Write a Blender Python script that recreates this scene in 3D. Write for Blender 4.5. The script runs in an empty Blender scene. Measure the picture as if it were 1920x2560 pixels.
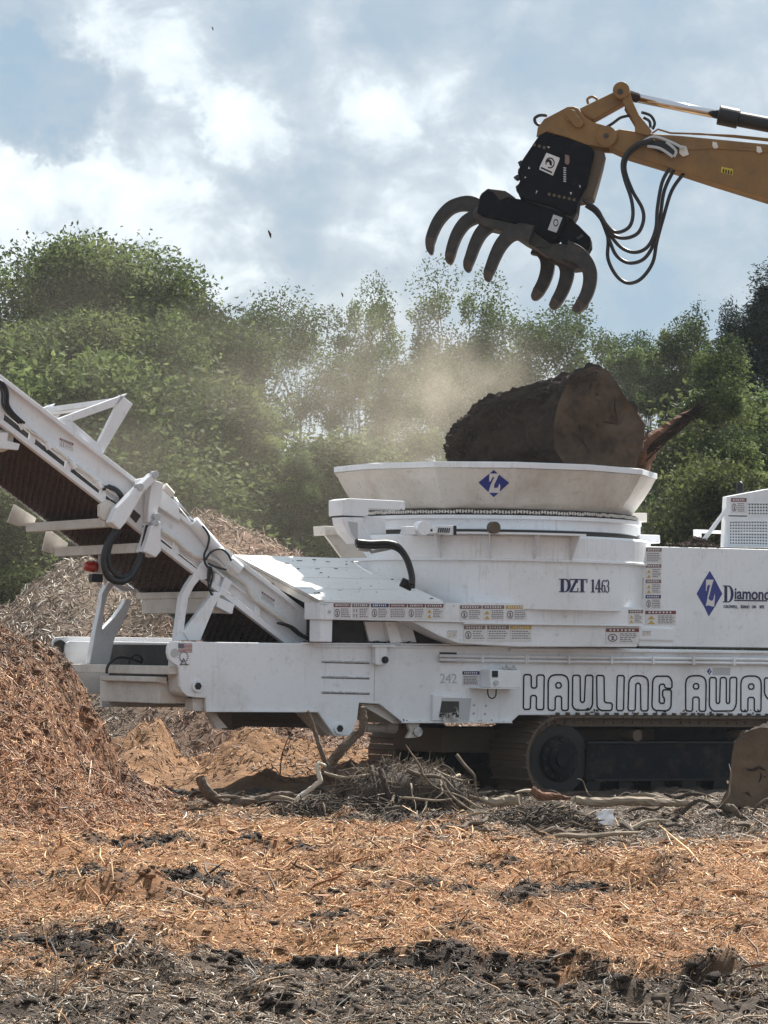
import bpy, math, random
import numpy as np
from mathutils import Vector, Matrix, Euler
S = bpy.context.scene
COL = S.collection
R = math.radians
random.seed(7)
RNG = np.random.default_rng(11)
# ---------------------------------------------------------------- camera
EYE = Vector((0, 0, 1.7)); FPX = 8533.0
PITCH = math.atan(322 / 7373)
cd = bpy.data.cameras.new('camera'); cam = bpy.data.objects.new('camera', cd); COL.objects.link(cam)
cam.location = EYE; cam.rotation_euler = (math.pi / 2 + PITCH, 0, 0)
cd.sensor_fit = 'VERTICAL'; cd.sensor_height = 24; cd.lens = 24 * FPX / 2560
cd.clip_start = .5; cd.clip_end = 3000
S.camera = cam
CR = Euler((math.pi / 2 + PITCH, 0, 0)).to_matrix()
# ---------------------------------------------------------------- sun, sky, exposure
SUN_EL, SUN_AZ = 50.0, 32.0            # azimuth: degrees to the right of straight behind the machine
sd = Vector((math.sin(R(SUN_AZ)) * math.cos(R(SUN_EL)), math.cos(R(SUN_AZ)) * math.cos(R(SUN_EL)), math.sin(R(SUN_EL))))
sl = bpy.data.lights.new('sun', 'SUN'); sl.energy = 5.0; sl.angle = R(.6); sl.color = (1, .95, .87)
so = bpy.data.objects.new('sun', sl); COL.objects.link(so); so.location = (20, 80, 60)
so.rotation_euler = sd.to_track_quat('Z', 'Y').to_euler()
S.view_settings.view_transform = 'Standard'; S.view_settings.look = 'None'
S.view_settings.exposure = 1.08; S.view_settings.gamma = 1
try: S.view_settings.use_curve_mapping = False
except Exception: pass
S.cycles.volume_step_rate = 1.0; S.cycles.volume_max_steps = 64
S.cycles.max_bounces = 6; S.cycles.volume_bounces = 0; S.cycles.transparent_max_bounces = 12
S.cycles.use_adaptive_sampling = True
try: S.cycles.use_denoising = True
except Exception: pass
# zoomed crops of the photograph the measurements were taken from: origin and scale (pixels of the 1920x2560 photo)
CROP = dict(A=(1040,180,.53044), B=(0,900,.4581), C=(100,1350,.48222), D=(760,1100,.33755), E=(1300,1150,.37372),
            F=(760,1500,.38578), G=(0,1500,.48222), H=(1100,1700,.49427), I=(400,1700,.48222), J=(0,560,.57866), K=(900,650,.61483),
            M=(1720,1400,.12055), N=(1580,1180,.20494), O=(1180,1760,.22905), Q=(1740,1780,.13564), R=(100,1380,.217),
            T=(1100,200,.27728), U=(1040,440,.30139), V=(0,0,1.15732))
def px(c, x, y):
    a = CROP[c]; return (a[0] + x * a[2], a[1] + y * a[2])
def ray(p):
    return CR @ Vector(((p[0] - 960) / FPX, (1280 - p[1]) / FPX, -1))
class Frame:
    """a thing's own axes: u along, v away from the camera, z up; p() says where a sight line meets the plane v"""
    def __init__(s, loc, yaw, tilt=0):
        s.M = Matrix.Translation(loc) @ Matrix.Rotation(tilt, 4, 'Y') @ Matrix.Rotation(yaw, 4, 'Z'); s.I = s.M.inverted()
    def p(s, c, x, y, v):
        o = s.I @ EYE; d = s.I.to_3x3() @ ray(px(c, x, y)); t = (v - o.y) / d.y
        return o + d * t
    def uz(s, c, pts, v):
        out = []
        for q in pts:
            if isinstance(q[0], str): w = s.p(q[0], q[1], q[2], v)
            else: w = s.p(c, q[0], q[1], v)
            out.append((w.x, w.z))
        return out
def wy(c, x, y, Y):
    d = ray(px(c, x, y)); return EYE + d * (Y / d.y)
def gpos(c, x, y, z=0.0):
    d = ray(px(c, x, y)); return EYE + d * ((z - EYE.z) / d.z)
# ---------------------------------------------------------------- world with clouds
W = bpy.data.worlds.new('World'); S.world = W; W.use_nodes = True
nt = W.node_tree; nt.nodes.clear(); N = nt.nodes.new; L = nt.links.new
def mth(nt, op, a, b=None, c=None, clamp=False):
    n = nt.nodes.new('ShaderNodeMath'); n.operation = op; n.use_clamp = clamp
    for i, q in enumerate((a, b, c)):
        if q is None: continue
        if isinstance(q, (int, float)): n.inputs[i].default_value = q
        else: nt.links.new(q, n.inputs[i])
    return n.outputs[0]
def ramp(nt, fac, stops, interp='LINEAR'):
    n = nt.nodes.new('ShaderNodeValToRGB'); n.color_ramp.interpolation = interp
    e = n.color_ramp.elements
    while len(e) < len(stops): e.new(.5)
    for k, (p, c) in zip(e, stops):
        k.position = p; k.color = (*c, 1) if len(c) == 3 else c
    nt.links.new(fac, n.inputs[0]); return n.outputs[0]
sky = N('ShaderNodeTexSky'); sky.sky_type = 'NISHITA'; sky.sun_disc = False
sky.sun_elevation = R(SUN_EL); sky.sun_rotation = R(SUN_AZ); sky.altitude = 100; sky.dust_density = 1.5
tc = N('ShaderNodeTexCoord')
def wnoise(scale, detail, rough, off, dist=0.0, sz=1.35):
    mp = N('ShaderNodeMapping'); mp.inputs['Location'].default_value = off; mp.inputs['Scale'].default_value = (1, 1, sz)
    L(tc.outputs['Generated'], mp.inputs[0])
    n = N('ShaderNodeTexNoise'); n.inputs['Scale'].default_value = scale; n.inputs['Detail'].default_value = detail
    n.inputs['Roughness'].default_value = rough; n.inputs['Distortion'].default_value = dist
    L(mp.outputs[0], n.inputs[0]); return n.outputs[0]
n1 = wnoise(15, 10, .56, (3.1, .2, 1.7), .25)
n2 = wnoise(40, 9, .58, (7.7, 2.2, 4.1), .3)
acc = mth(nt, 'ADD', mth(nt, 'MULTIPLY', n1, .54), mth(nt, 'MULTIPLY', n2, .46))
wn = N('ShaderNodeTexNoise'); wn.inputs['Scale'].default_value = 26; wn.inputs['Detail'].default_value = 6; wn.inputs['Roughness'].default_value = .6; L(tc.outputs['Generated'], wn.inputs[0])
wv = N('ShaderNodeVectorMath'); wv.operation = 'MULTIPLY_ADD'; L(wn.outputs[1], wv.inputs[0]); wv.inputs[1].default_value = (.075, .0, .075); wv.inputs[2].default_value = (-.0375, 0, -.0375)
wa = N('ShaderNodeVectorMath'); wa.operation = 'ADD'; L(wv.outputs[0], wa.inputs[0]); L(tc.outputs['Generated'], wa.inputs[1])
wz = N('ShaderNodeVectorMath'); wz.operation = 'NORMALIZE'; L(wa.outputs[0], wz.inputs[0])
# (V x, V y, radius px, amount): cloud banks brighter or thinner than the rest
for bx_, by_, br_, am in [(80,310,210,.11),(700,180,190,.07),(560,290,120,.08),(310,50,160,.05),(1000,330,230,.06),(130,450,200,.09),
                          (90,165,120,-.24),(330,270,150,-.07),(1000,90,200,-.06),(620,460,150,-.06),(1500,560,220,-.11),(1640,120,150,.04),(1330,620,120,-.05),(760,560,90,.05),(450,550,110,.05)]:
    dv = ray(px('V', bx_, by_)).normalized()
    dn = N('ShaderNodeVectorMath'); dn.operation = 'DOT_PRODUCT'; L(wz.outputs[0], dn.inputs[0]); dn.inputs[1].default_value = dv
    ang = br_ / 7373.0
    mr = N('ShaderNodeMapRange'); mr.interpolation_type = 'SMOOTHERSTEP'
    L(dn.outputs['Value'], mr.inputs[0]); mr.inputs[1].default_value = math.cos(ang * 1.35); mr.inputs[2].default_value = 1.0
    mr.inputs[3].default_value = 0; mr.inputs[4].default_value = am * 1.1
    acc = mth(nt, 'ADD', acc, mr.outputs[0])
acc = mth(nt, 'MULTIPLY_ADD', acc, 1.16, -.105)
ccol = ramp(nt, acc, [(.24, (.27,.37,.465)), (.38, (.33,.405,.475)), (.46, (.385,.45,.51)), (.53, (.465,.525,.575)), (.60, (.64,.70,.74)), (.70, (.76,.80,.82)), (.82, (.84,.86,.87))])
bgs = N('ShaderNodeBackground'); L(sky.outputs[0], bgs.inputs[0]); bgs.inputs[1].default_value = .07
bgc = N('ShaderNodeBackground'); L(ccol, bgc.inputs[0]); bgc.inputs[1].default_value = .66
mx = N('ShaderNodeMixShader'); mx.inputs[0].default_value = .91
L(bgs.outputs[0], mx.inputs[1]); L(bgc.outputs[0], mx.inputs[2])
wo = N('ShaderNodeOutputWorld'); L(mx.outputs[0], wo.inputs[0])
# ---------------------------------------------------------------- materials
MATS = {}
def mat(name, col, rough=.6, metal=0, spec=.5, noise=None, bump=None, col2=None, coat=0, dirt=None, streak=None):
    """noise = (scale, contrast) ; col2 = second colour of the mottling ; bump = (scale, strength) ; dirt = (scale, lo, hi, colour)"""
    m = bpy.data.materials.new(name); m.use_nodes = True; t = m.node_tree; b = t.nodes['Principled BSDF']
    b.inputs['Base Color'].default_value = (*col, 1); b.inputs['Roughness'].default_value = rough; b.inputs['Metallic'].default_value = metal
    b.inputs['Specular IOR Level'].default_value = spec
    if coat: b.inputs['Coat Weight'].default_value = coat; b.inputs['Coat Roughness'].default_value = .15
    co = t.nodes.new('ShaderNodeTexCoord').outputs['Object']
    def nz(sc, det=6, ro=.6, vec=None):
        n = t.nodes.new('ShaderNodeTexNoise'); n.inputs['Scale'].default_value = sc; n.inputs['Detail'].default_value = det; n.inputs['Roughness'].default_value = ro
        t.links.new(vec or co, n.inputs[0]); return n.outputs[0]
    cur = None
    if noise:
        c2 = col2 or tuple(c * noise[1] for c in col)
        cur = ramp(t, nz(noise[0]), [(.34, c2), (.66, col)])
    if dirt:
        for (sc, lo, hi, dc, am) in dirt:
            f = ramp(t, nz(sc, 8, .65), [(lo, (0,0,0)), (hi, (am,am,am))])
            x = t.nodes.new('ShaderNodeMix'); x.data_type = 'RGBA'
            t.links.new(f, x.inputs[0])
            if cur is None: x.inputs[6].default_value = (*col, 1)
            else: t.links.new(cur, x.inputs[6])
            x.inputs[7].default_value = (*dc, 1); cur = x.outputs[2]
    if streak:
        mp = t.nodes.new('ShaderNodeMapping'); mp.inputs['Scale'].default_value = (1, 1, .07); t.links.new(co, mp.inputs[0])
        f = mth(t, 'MULTIPLY', ramp(t, nz(streak[0], 4, .6, mp.outputs[0]), [(.55, (0,0,0)), (.75, (1,1,1))]), ramp(t, nz(1.3, 3), [(.45, (0,0,0)), (.65, (streak[2],)*3)]))
        x = t.nodes.new('ShaderNodeMix'); x.data_type = 'RGBA'; t.links.new(f, x.inputs[0]); t.links.new(cur, x.inputs[6]); x.inputs[7].default_value = (*streak[1], 1); cur = x.outputs[2]
    if cur is not None: t.links.new(cur, b.inputs['Base Color'])
    if bump:
        bn = t.nodes.new('ShaderNodeBump'); bn.inputs['Strength'].default_value = bump[1]; bn.inputs['Distance'].default_value = bump[2] if len(bump) > 2 else .02
        t.links.new(nz(bump[0], 8, .7), bn.inputs['Height']); t.links.new(bn.outputs[0], b.inputs['Normal'])
    MATS[name] = m; return m
DUSTC = (.36,.29,.22)
mat('white_paint', (.82,.84,.87), .36, dirt=[(.8,.45,.75,(.56,.55,.53),.5),(1.7,.54,.8,DUSTC,.38),(9,.58,.76,(.30,.25,.2),.4),(45,.63,.70,(.16,.12,.09),.65)], streak=(22,(.40,.33,.26),.45), bump=(10,.10,.012))
mat('dusty_white', (.70,.67,.62), .55, dirt=[(1.6,.42,.7,DUSTC,.55),(16,.55,.75,(.25,.18,.12),.5)], bump=(20,.08,.01))
mat('roof_white', (.80,.80,.79), .45, dirt=[(2,.55,.8,DUSTC,.25),(18,.63,.68,(.10,.07,.04),.9),(7,.66,.74,(.16,.11,.06),.6)], bump=(14,.05,.01))
mat('seam_dark', (.05,.045,.04), .8)
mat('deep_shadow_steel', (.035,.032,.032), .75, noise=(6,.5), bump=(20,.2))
mat('track_steel', (.105,.078,.058), .75, .1, noise=(9,.5), col2=(.12,.085,.055), bump=(30,.35))
mat('track_frame_paint', (.007,.009,.014), .65, .0, spec=.15, noise=(8,.6), dirt=[(5,.5,.75,(.1,.07,.05),.5)], bump=(22,.15))
mat('belt_rubber', (.075,.038,.028), .85, noise=(5,.6), bump=(50,.4))
mat('black_rubber', (.012,.012,.014), .45, bump=(60,.1))
mat('black_metal', (.010,.010,.012), .5, .2, noise=(14,.6), bump=(30,.15))
mat('logo_blue', (.03,.045,.26), .4, noise=(30,.75))
mat('ink_navy', (.022,.026,.10), .5, noise=(40,.7))
mat('ink_black', (.004,.004,.007), .6, spec=.2)
mat('label_white', (.72,.70,.70), .5, noise=(40,.88))
mat('label_maroon', (.22,.06,.055), .5, noise=(60,.6))
mat('label_brown', (.24,.15,.13), .5, noise=(60,.7))
mat('label_navy', (.035,.045,.17), .5, noise=(60,.6))
mat('label_yellow', (.62,.40,.07), .5, noise=(60,.7))
mat('label_ink', (.16,.14,.16), .6)
mat('flag_red', (.32,.05,.05), .5)
mat('faint_grey', (.48,.49,.50), .5)
mat('signal_red', (.45,.03,.015), .3, coat=.5)
mat('cylinder_chrome', (.62,.62,.64), .18, 1.0)
mat('excavator_amber', (.255,.13,.028), .5, noise=(3,.72), dirt=[(5,.52,.75,(.12,.07,.035),.6),(30,.6,.75,(.06,.04,.02),.6)], bump=(20,.15))
mat('excavator_yellow_label', (.62,.50,.03), .5, noise=(60,.8))
mat('grapple_paint', (.005,.006,.010), .7, .0, spec=.10, noise=(8,.6), dirt=[(6,.58,.8,(.06,.045,.035),.5)], bump=(24,.25))
mat('tine_steel', (.034,.028,.023), .5, .15, noise=(6,.45), dirt=[(9,.5,.7,(.06,.045,.035),.7)], bump=(26,.3))
mat('tine_tip', (.09,.07,.058), .45, .3, noise=(14,.4), bump=(30,.3))
mat('bark_dark', (.056,.035,.024), .95, noise=(5,.4), dirt=[(14,.56,.76,(.12,.075,.045),.6)], bump=(16,1.0,.06))
mat('cut_wood_dark', (.135,.088,.056), .9, noise=(1.6,.36), dirt=[(5,.48,.7,(.03,.019,.013),.8),(2.3,.55,.75,(.19,.115,.065),.6),(26,.6,.7,(.02,.013,.01),.6)], bump=(14,.7,.03))
mat('cut_wood_tan', (.17,.115,.073), .9, noise=(1.8,.5), dirt=[(5,.5,.72,(.08,.05,.033),.7),(26,.6,.7,(.03,.02,.015),.5)], bump=(14,.7,.03))
mat('red_wood', (.24,.115,.065), .9, noise=(6,.45), bump=(20,.8,.03))
mat('branch_bark', (.15,.11,.078), .9, noise=(12,.5), bump=(40,.6,.01))
mat('branch_dark', (.07,.05,.036), .9, noise=(12,.5), bump=(40,.6,.01))
mat('branch_white', (.60,.55,.46), .8, noise=(10,.8), bump=(40,.3,.01))
mat('branch_pale', (.28,.22,.155), .8, noise=(10,.8), bump=(40,.3,.01))
mat('root_fibre', (.19,.14,.095), .95, noise=(9,.5), bump=(40,.6,.01))
mat('clay_dirt', (.40,.215,.10), .95, noise=(1.6,.65), dirt=[(3.2,.5,.68,(.20,.10,.05),.75),(22,.55,.68,(.13,.075,.045),.7)], bump=(9,1,.12))
mat('shaded_dirt', (.12,.065,.035), .95, noise=(1.6,.5), bump=(9,1,.12))  # darker copy of the clay: shade under the machine put into its colour
mat('litter_paper', (.90,.90,.92), .5, dirt=[(26,.60,.66,(.25,.35,.65),.9)])
mat('clear_plastic', (.62,.60,.58), .25, noise=(14,.3))
mat('trunk_bark', (.16,.12,.09), .95, noise=(4,.6), bump=(14,.7,.03))
mat('weed_dark', (.10,.075,.045), .9, noise=(20,.6))
mat('dead_grass', (.40,.34,.2), .9)
# ---------------------------------------------------------------- mesh builder
class MB:
    def __init__(s): s.v = []; s.f = []; s.m = []
    def poly(s, pts, mi=0):
        k = len(s.v); s.v += [tuple(p) for p in pts]; s.f.append(tuple(range(k, k + len(pts)))); s.m.append(mi)
    def prism(s, bot, top, mi=0, caps=True):
        n = len(bot); k = len(s.v); s.v += [tuple(p) for p in bot] + [tuple(p) for p in top]
        if caps: s.f.append(tuple(range(k + n - 1, k - 1, -1))); s.f.append(tuple(range(k + n, k + 2 * n))); s.m += [mi, mi]
        for i in range(n):
            j = (i + 1) % n; s.f.append((k + i, k + j, k + n + j, k + n + i)); s.m.append(mi)
    def ext(s, uz, v0, v1, mi=0):
        s.prism([(u, v0, z) for u, z in uz], [(u, v1, z) for u, z in uz], mi)
    def box(s, a, b, mi=0):
        (x0, y0, z0), (x1, y1, z1) = a, b
        s.prism([(x0,y0,z0),(x1,y0,z0),(x1,y1,z0),(x0,y1,z0)], [(x0,y0,z1),(x1,y0,z1),(x1,y1,z1),(x0,y1,z1)], mi)
    def tube(s, pts, r, n=8, mi=0, caps=True, smooth=0):
        P = [Vector(p) for p in pts]
        if smooth and len(P) > 2:
            Q = []
            for i in range(len(P) - 1):
                a = P[max(i - 1, 0)]; b = P[i]; c = P[i + 1]; d = P[min(i + 2, len(P) - 1)]
                for k in range(smooth):
                    t = k / smooth
                    Q.append(.5 * ((2 * b) + (c - a) * t + (2 * a - 5 * b + 4 * c - d) * t * t + (3 * b - a - 3 * c + d) * t ** 3))
            Q.append(P[-1])
            if not isinstance(r, (int, float)):
                rr = [np.interp(i / smooth, range(len(r)), r) for i in range(len(Q))]; r = rr
            P = Q
        if isinstance(r, (int, float)): r = [r] * len(P)
        k0 = len(s.v); up = Vector((0, 0, 1)); prev = None
        for i, p in enumerate(P):
            d = (P[min(i + 1, len(P) - 1)] - P[max(i - 1, 0)])
            if d.length < 1e-9: d = Vector((0, 0, 1))
            d.normalize()
            if prev is None: a = d.cross(up if abs(d.z) < .9 else Vector((1, 0, 0))).normalized()
            else: a = (prev - d * prev.dot(d)).normalized()
            prev = a; b = d.cross(a)
            for j in range(n):
                t = 2 * math.pi * j / n; s.v.append(tuple(p + (a * math.cos(t) + b * math.sin(t)) * r[i]))
        for i in range(len(P) - 1):
            for j in range(n):
                q = (j + 1) % n; s.f.append((k0 + i*n + j, k0 + i*n + q, k0 + (i+1)*n + q, k0 + (i+1)*n + j)); s.m.append(mi)
        if caps:
            s.f.append(tuple(range(k0 + n - 1, k0 - 1, -1))); s.f.append(tuple(range(k0 + (len(P)-1)*n, k0 + len(P)*n))); s.m += [mi, mi]
    def lathe(s, prof, n=48, c=(0, 0), a0=0.0, mi=0, caps=False, arc=2*math.pi):
        """prof = [(r, z)] about the vertical through c"""
        k0 = len(s.v); full = abs(arc - 2*math.pi) < 1e-6; m = n if full else n + 1
        for r_, z in prof:
            for j in range(m):
                t = a0 + arc * j / n; s.v.append((c[0] + r_ * math.cos(t), c[1] + r_ * math.sin(t), z))
        for i in range(len(prof) - 1):
            for j in range(n):
                q = (j + 1) % m; s.f.append((k0 + i*m + j, k0 + i*m + q, k0 + (i+1)*m + q, k0 + (i+1)*m + j)); s.m.append(mi)
        if caps: s.f.append(tuple(range(k0, k0 + m))); s.f.append(tuple(range(k0 + (len(prof)-1)*m, k0 + len(prof)*m))); s.m += [mi, mi]
    def disc(s, c, r, ax, h, n=24, mi=0):
        """short cylinder at c along ax, length h"""
        ax = Vector(ax).normalized(); s.tube([Vector(c), Vector(c) + ax * h], r, n, mi)
    def build(s, name, mats, parent=None, smooth=False, bevel=0, label=None):
        me = bpy.data.meshes.new(name); me.from_pydata(s.v, [], s.f)
        if not isinstance(mats, (list, tuple)): mats = [mats]
        for m in mats: me.materials.append(MATS[m])
        if len(mats) > 1: me.polygons.foreach_set('material_index', s.m)
        if smooth: me.polygons.foreach_set('use_smooth', [True] * len(me.polygons))
        me.update(); o = bpy.data.objects.new(name, me); COL.objects.link(o)
        if parent: o.parent = parent
        if bevel:
            b = o.modifiers.new('bevel', 'BEVEL'); b.width = bevel; b.segments = 2; b.limit_method = 'ANGLE'; b.angle_limit = R(40)
        if label: o['label'] = label
        return o
def tag(o, label=None, cat=None, group=None, kind=None):
    if label: o['label'] = label
    if cat: o['category'] = cat
    if group: o['group'] = group
    if kind: o['kind'] = kind
    return o
def empty(name, M): 
    o = bpy.data.objects.new(name, None); COL.objects.link(o); o.matrix_world = M; o.empty_display_size = .3; return o
def mesh_np(name, V, F, mats, col=None, smooth=False, parent=None):
    """V (n,3), F (m,4) or (m,3) arrays"""
    me = bpy.data.meshes.new(name); V = np.asarray(V, 'f'); F = np.asarray(F, 'i'); k = F.shape[1]
    me.vertices.add(len(V)); me.vertices.foreach_set('co', V.ravel()); me.loops.add(F.size); me.loops.foreach_set('vertex_index', F.ravel())
    me.polygons.add(len(F)); me.polygons.foreach_set('loop_start', np.arange(0, F.size, k, dtype='i')); me.polygons.foreach_set('loop_total', np.full(len(F), k, 'i'))
    me.update(calc_edges=True)
    if smooth: me.polygons.foreach_set('use_smooth', np.ones(len(F), bool))
    for m in ([mats] if isinstance(mats, str) else mats): me.materials.append(MATS[m])
    if col is not None:
        a = me.color_attributes.new('Col', 'FLOAT_COLOR', 'POINT'); c = np.ones((len(V), 4), 'f'); c[:, :3] = col; a.data.foreach_set('color', c.ravel())
    o = bpy.data.objects.new(name, me); COL.objects.link(o)
    if parent: o.parent = parent
    return o
def vnoise(x, y, seed=0):
    """smooth value noise on arrays"""
    xi = np.floor(x).astype('i8'); yi = np.floor(y).astype('i8'); fx = x - xi; fy = y - yi
    fx = fx*fx*(3-2*fx); fy = fy*fy*(3-2*fy)
    def h(a, b):
        n = (a * 374761393 + b * 668265263 + seed * 1442695041) & 0x7fffffff
        n = ((n ^ (n >> 13)) * 1274126177) & 0x7fffffff
        return ((n ^ (n >> 16)) & 0xffff) / 65535.0
    return (h(xi,yi)*(1-fx)+h(xi+1,yi)*fx)*(1-fy) + (h(xi,yi+1)*(1-fx)+h(xi+1,yi+1)*fx)*fy
def fbm(x, y, oct=4, seed=0, gain=.5):
    s = 0; a = 1; t = 0
    for i in range(oct): s = s + a * (vnoise(x * 2**i + 13.7*i, y * 2**i - 7.1*i, seed + i) - .5); t += a; a *= gain
    return s / t * 2
# ================================================================= ground
def pile_prof(x):
    """height of the near mulch pile along x"""
    xs = [-11, -7.5, -5.8, -4.7, -4.25, -4.05, -3.85, -3.62, -3.45, -3.33, -3.1, -2.8, -2.5, -1.9]
    hs = [2.2, 2.6, 2.5, 2.22, 2.02, 1.88, 1.74, 1.56, 1.25, .95, .55, .28, .10, 0]
    return np.interp(x, xs, hs)
def pile_h(x, y):
    wob = .35 * fbm(x * .9, y * .9, 3, 5)
    t = np.clip((y + wob - 31.5) / 6.3, 0, 1); f = t * t * (3 - 2 * t) * .35 + t ** 1.4 * .65
    b = np.clip((41.2 - y) / 2.6, 0, 1); b = b * b * (3 - 2 * b)
    h = pile_prof(x + .25 * fbm(x * 1.3 + 9, y * 1.3, 3, 8)) * f * b
    return h + np.clip(h, 0, .5) * (.42 * fbm(x * 1.5, y * 1.5, 4, 21) + .34 * np.abs(fbm(x * 3.2, y * 3.2, 4, 22, .6)) - .05)
def ground_h(x, y):
    h = .10 * fbm(x * .35, y * .3, 3, 1) + .09 * fbm(x * 1.1, y * .9, 3, 2) + .075 * fbm(x * 3.0, y * 2.8, 3, 3)
    q = np.zeros_like(h)
    for cx, cy, rx, ry, s_ in DK: q = np.maximum(q, s_ * np.exp(-(((x - cx) / rx) ** 2 + ((y - cy) / ry) ** 2) * .9))
    h = h + q * (.13 * np.abs(fbm(x * 2.6, y * 3.2, 5, 7, .62)) * 2 - .04)
    h = h + .055 * fbm(x * 8, y * 7, 3, 4) + .05 * np.abs(fbm(x * 2.2, y * 2.6, 4, 6))
    # hollows and clods: (x, y, rx, ry, height)
    for cx, cy, rx, ry, a in HOLLOWS:
        q = ((x - cx) / rx) ** 2 + ((y - cy) / ry) ** 2
        h = h + a * np.exp(-q * 1.6) * (1 + .9 * fbm(x * 4, y * 4, 3, 31))
    far = np.clip((y - 60) / 40, 0, 1)
    return h * (1 - .6 * far)
HOLLOWS = []; DK = []
for vx, vy, rx, ry, a in [(150,1925,.9,.45,-.16),(330,1912,.7,.3,-.12),(300,1945,1.0,.4,.12),(120,1880,.8,.4,.1),(140,2050,.55,.5,-.17),(240,2075,.35,.35,-.12),(40,2030,.4,.5,-.12),(500,2085,.6,.35,-.13),
        (280,2120,.5,.3,.10),(680,2110,.5,.3,-.10),(900,2100,.9,.25,-.12),(1130,2110,.8,.3,-.13),(1230,2150,.45,.3,-.10),(1480,2120,.8,.3,-.12),(1060,2090,.6,.2,.08),(1300,2170,.5,.3,.1),(1310,1940,.5,.3,-.16),(1370,1925,.3,.3,-.12),
        (1250,1905,1.1,.5,.14),(1450,1915,.8,.5,.12),(680,1900,.45,.25,-.12),(560,1850,.7,.5,.12),(700,1880,.8,.4,.1),(800,2060,1.2,.3,.07),(1500,2060,1,.3,.08),(250,1830,.9,.6,.1),
        (880,1770,.9,.7,-.14),(1350,1760,1.4,.8,.12),(1150,1745,1,.7,.12),(1560,1740,.9,.7,.1),(430,1720,1.2,.6,-.12),(640,1760,.9,.6,.06)]:
    g = gpos('V', vx, vy); HOLLOWS.append((g.x, g.y, rx, ry, a))
def grey_zone(x, y):
    """1 where the ground is grey-brown stripped earth and sticks, 0 where it is orange mulch"""
    n = fbm(x * .8, y * .8, 4, 41); m = fbm(x * 2.6, y * 2.4, 3, 42)
    front = 1 / (1 + np.exp((y - 18.35 - 1.0 * n - .7 * m + .35 * x * .2) * 3.2))
    deb = 1 / (1 + np.exp(-(y - np.interp(x, [-2.5, -1, .8, 2], [37.2, 36.2, 32.6, 31.2]) + 1.6 * n) * 1.6))
    patch = 1 / (1 + np.exp(-(m * .9 + n * .7 - .62) * 9))
    left = np.exp(-(((x + 2.1) / .75) ** 2 + ((y - 20.6) / 1.3) ** 2)) * .95
    left2 = np.exp(-(((x + 2.3) / 1.1) ** 2 + ((y - 25.4) / .8) ** 2)) * .7
    return np.clip(np.maximum.reduce([front, deb, patch * .8, left, left2]), 0, 1)
DK = []
for vx, vy, rx, ry, s_ in [(210,1925,1.2,.75,1),(400,1905,.8,.5,.8),(120,2045,.75,.75,1),(260,2090,.4,.5,1),(560,2100,.75,.45,.9),(940,2100,1.1,.4,.8),(1200,2110,.7,.5,.9),(1480,2115,.9,.5,.9),(680,1895,.5,.5,.9),(1330,1935,.7,.55,.9),
        (560,1850,.6,.5,.6),(300,1840,.6,.5,.6),(850,1790,.9,.9,.9),(1000,2160,.7,.3,.7),(1350,2170,.8,.35,.9),(150,2150,.5,.25,.6),(600,2180,.6,.3,.6),(1000,1900,.5,.4,.6),(1130,1990,.7,.3,.5),(720,2000,.6,.3,.5)]:
    g = gpos('V', vx, vy); DK.append((g.x, g.y, rx, ry, s_))
def dark_zone(x, y):
    n = fbm(x * 2.1, y * 1.9, 4, 45); m = fbm(x * 6, y * 5, 3, 46); q = np.zeros_like(x)
    for cx, cy, rx, ry, s_ in DK: q = np.maximum(q, s_ * np.exp(-(((x - cx) / rx) ** 2 + ((y - cy) / ry) ** 2) * 1.1))
    front = np.clip((18.4 - y) / 1.6, 0, 1) * .12
    return 1 / (1 + np.exp(-(q * 1.55 + front + n * 1.5 + m * .75 - .86) * 7))
def zone_col(x, y, grey):
    n = fbm(x * 1.7, y * 1.7, 4, 51)[:, None] * .5 + .5
    org = np.array([.20, .095, .045]) * (1 - n) + np.array([.42, .235, .115]) * n
    gry = np.array([.062, .046, .036]) * (1 - n) + np.array([.135, .100, .072]) * n
    dk = dark_zone(x, y)[:, None]; far = np.clip((y - 45) / 10, 0, 1)[:, None] * .8
    org = org * np.array([1.04, .98, .88]); c = org * (1 - grey[:, None]) + gry * grey[:, None]
    c = c * (1 - dk) + np.array([.040, .026, .018]) * dk
    return c * (1 - far) + np.array([.17, .12, .08]) * far
def mulch_mat(name, rough=.85, bump=True, trans=0):
    m = bpy.data.materials.new(name); m.use_nodes = True; t = m.node_tree; b = t.nodes['Principled BSDF']
    at = t.nodes.new('ShaderNodeAttribute'); at.attribute_name = 'Col'
    b.inputs['Roughness'].default_value = rough; b.inputs['Specular IOR Level'].default_value = .3
    if bump:
        co = t.nodes.new('ShaderNodeTexCoord').outputs['Object']
        n = t.nodes.new('ShaderNodeTexNoise'); n.inputs['Scale'].default_value = 14; n.inputs['Detail'].default_value = 10; n.inputs['Roughness'].default_value = .75; t.links.new(co, n.inputs[0])
        k = ramp(t, n.outputs[0], [(.3, (.45,.45,.45)), (.7, (1.35,1.3,1.25))])
        x = t.nodes.new('ShaderNodeMix'); x.data_type = 'RGBA'; x.blend_type = 'MULTIPLY'; x.inputs[0].default_value = 1
        t.links.new(at.outputs[0], x.inputs[6]); t.links.new(k, x.inputs[7]); t.links.new(x.outputs[2], b.inputs['Base Color'])
        bn = t.nodes.new('ShaderNodeBump'); bn.inputs['Strength'].default_value = 1; bn.inputs['Distance'].default_value = .05
        t.links.new(n.outputs[0], bn.inputs['Height']); t.links.new(bn.outputs[0], b.inputs['Normal'])
    else: t.links.new(at.outputs[0], b.inputs['Base Color'])
    MATS[name] = m
mulch_mat('mulch_earth'); mulch_mat('wood_fibre', .6, False)
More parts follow.
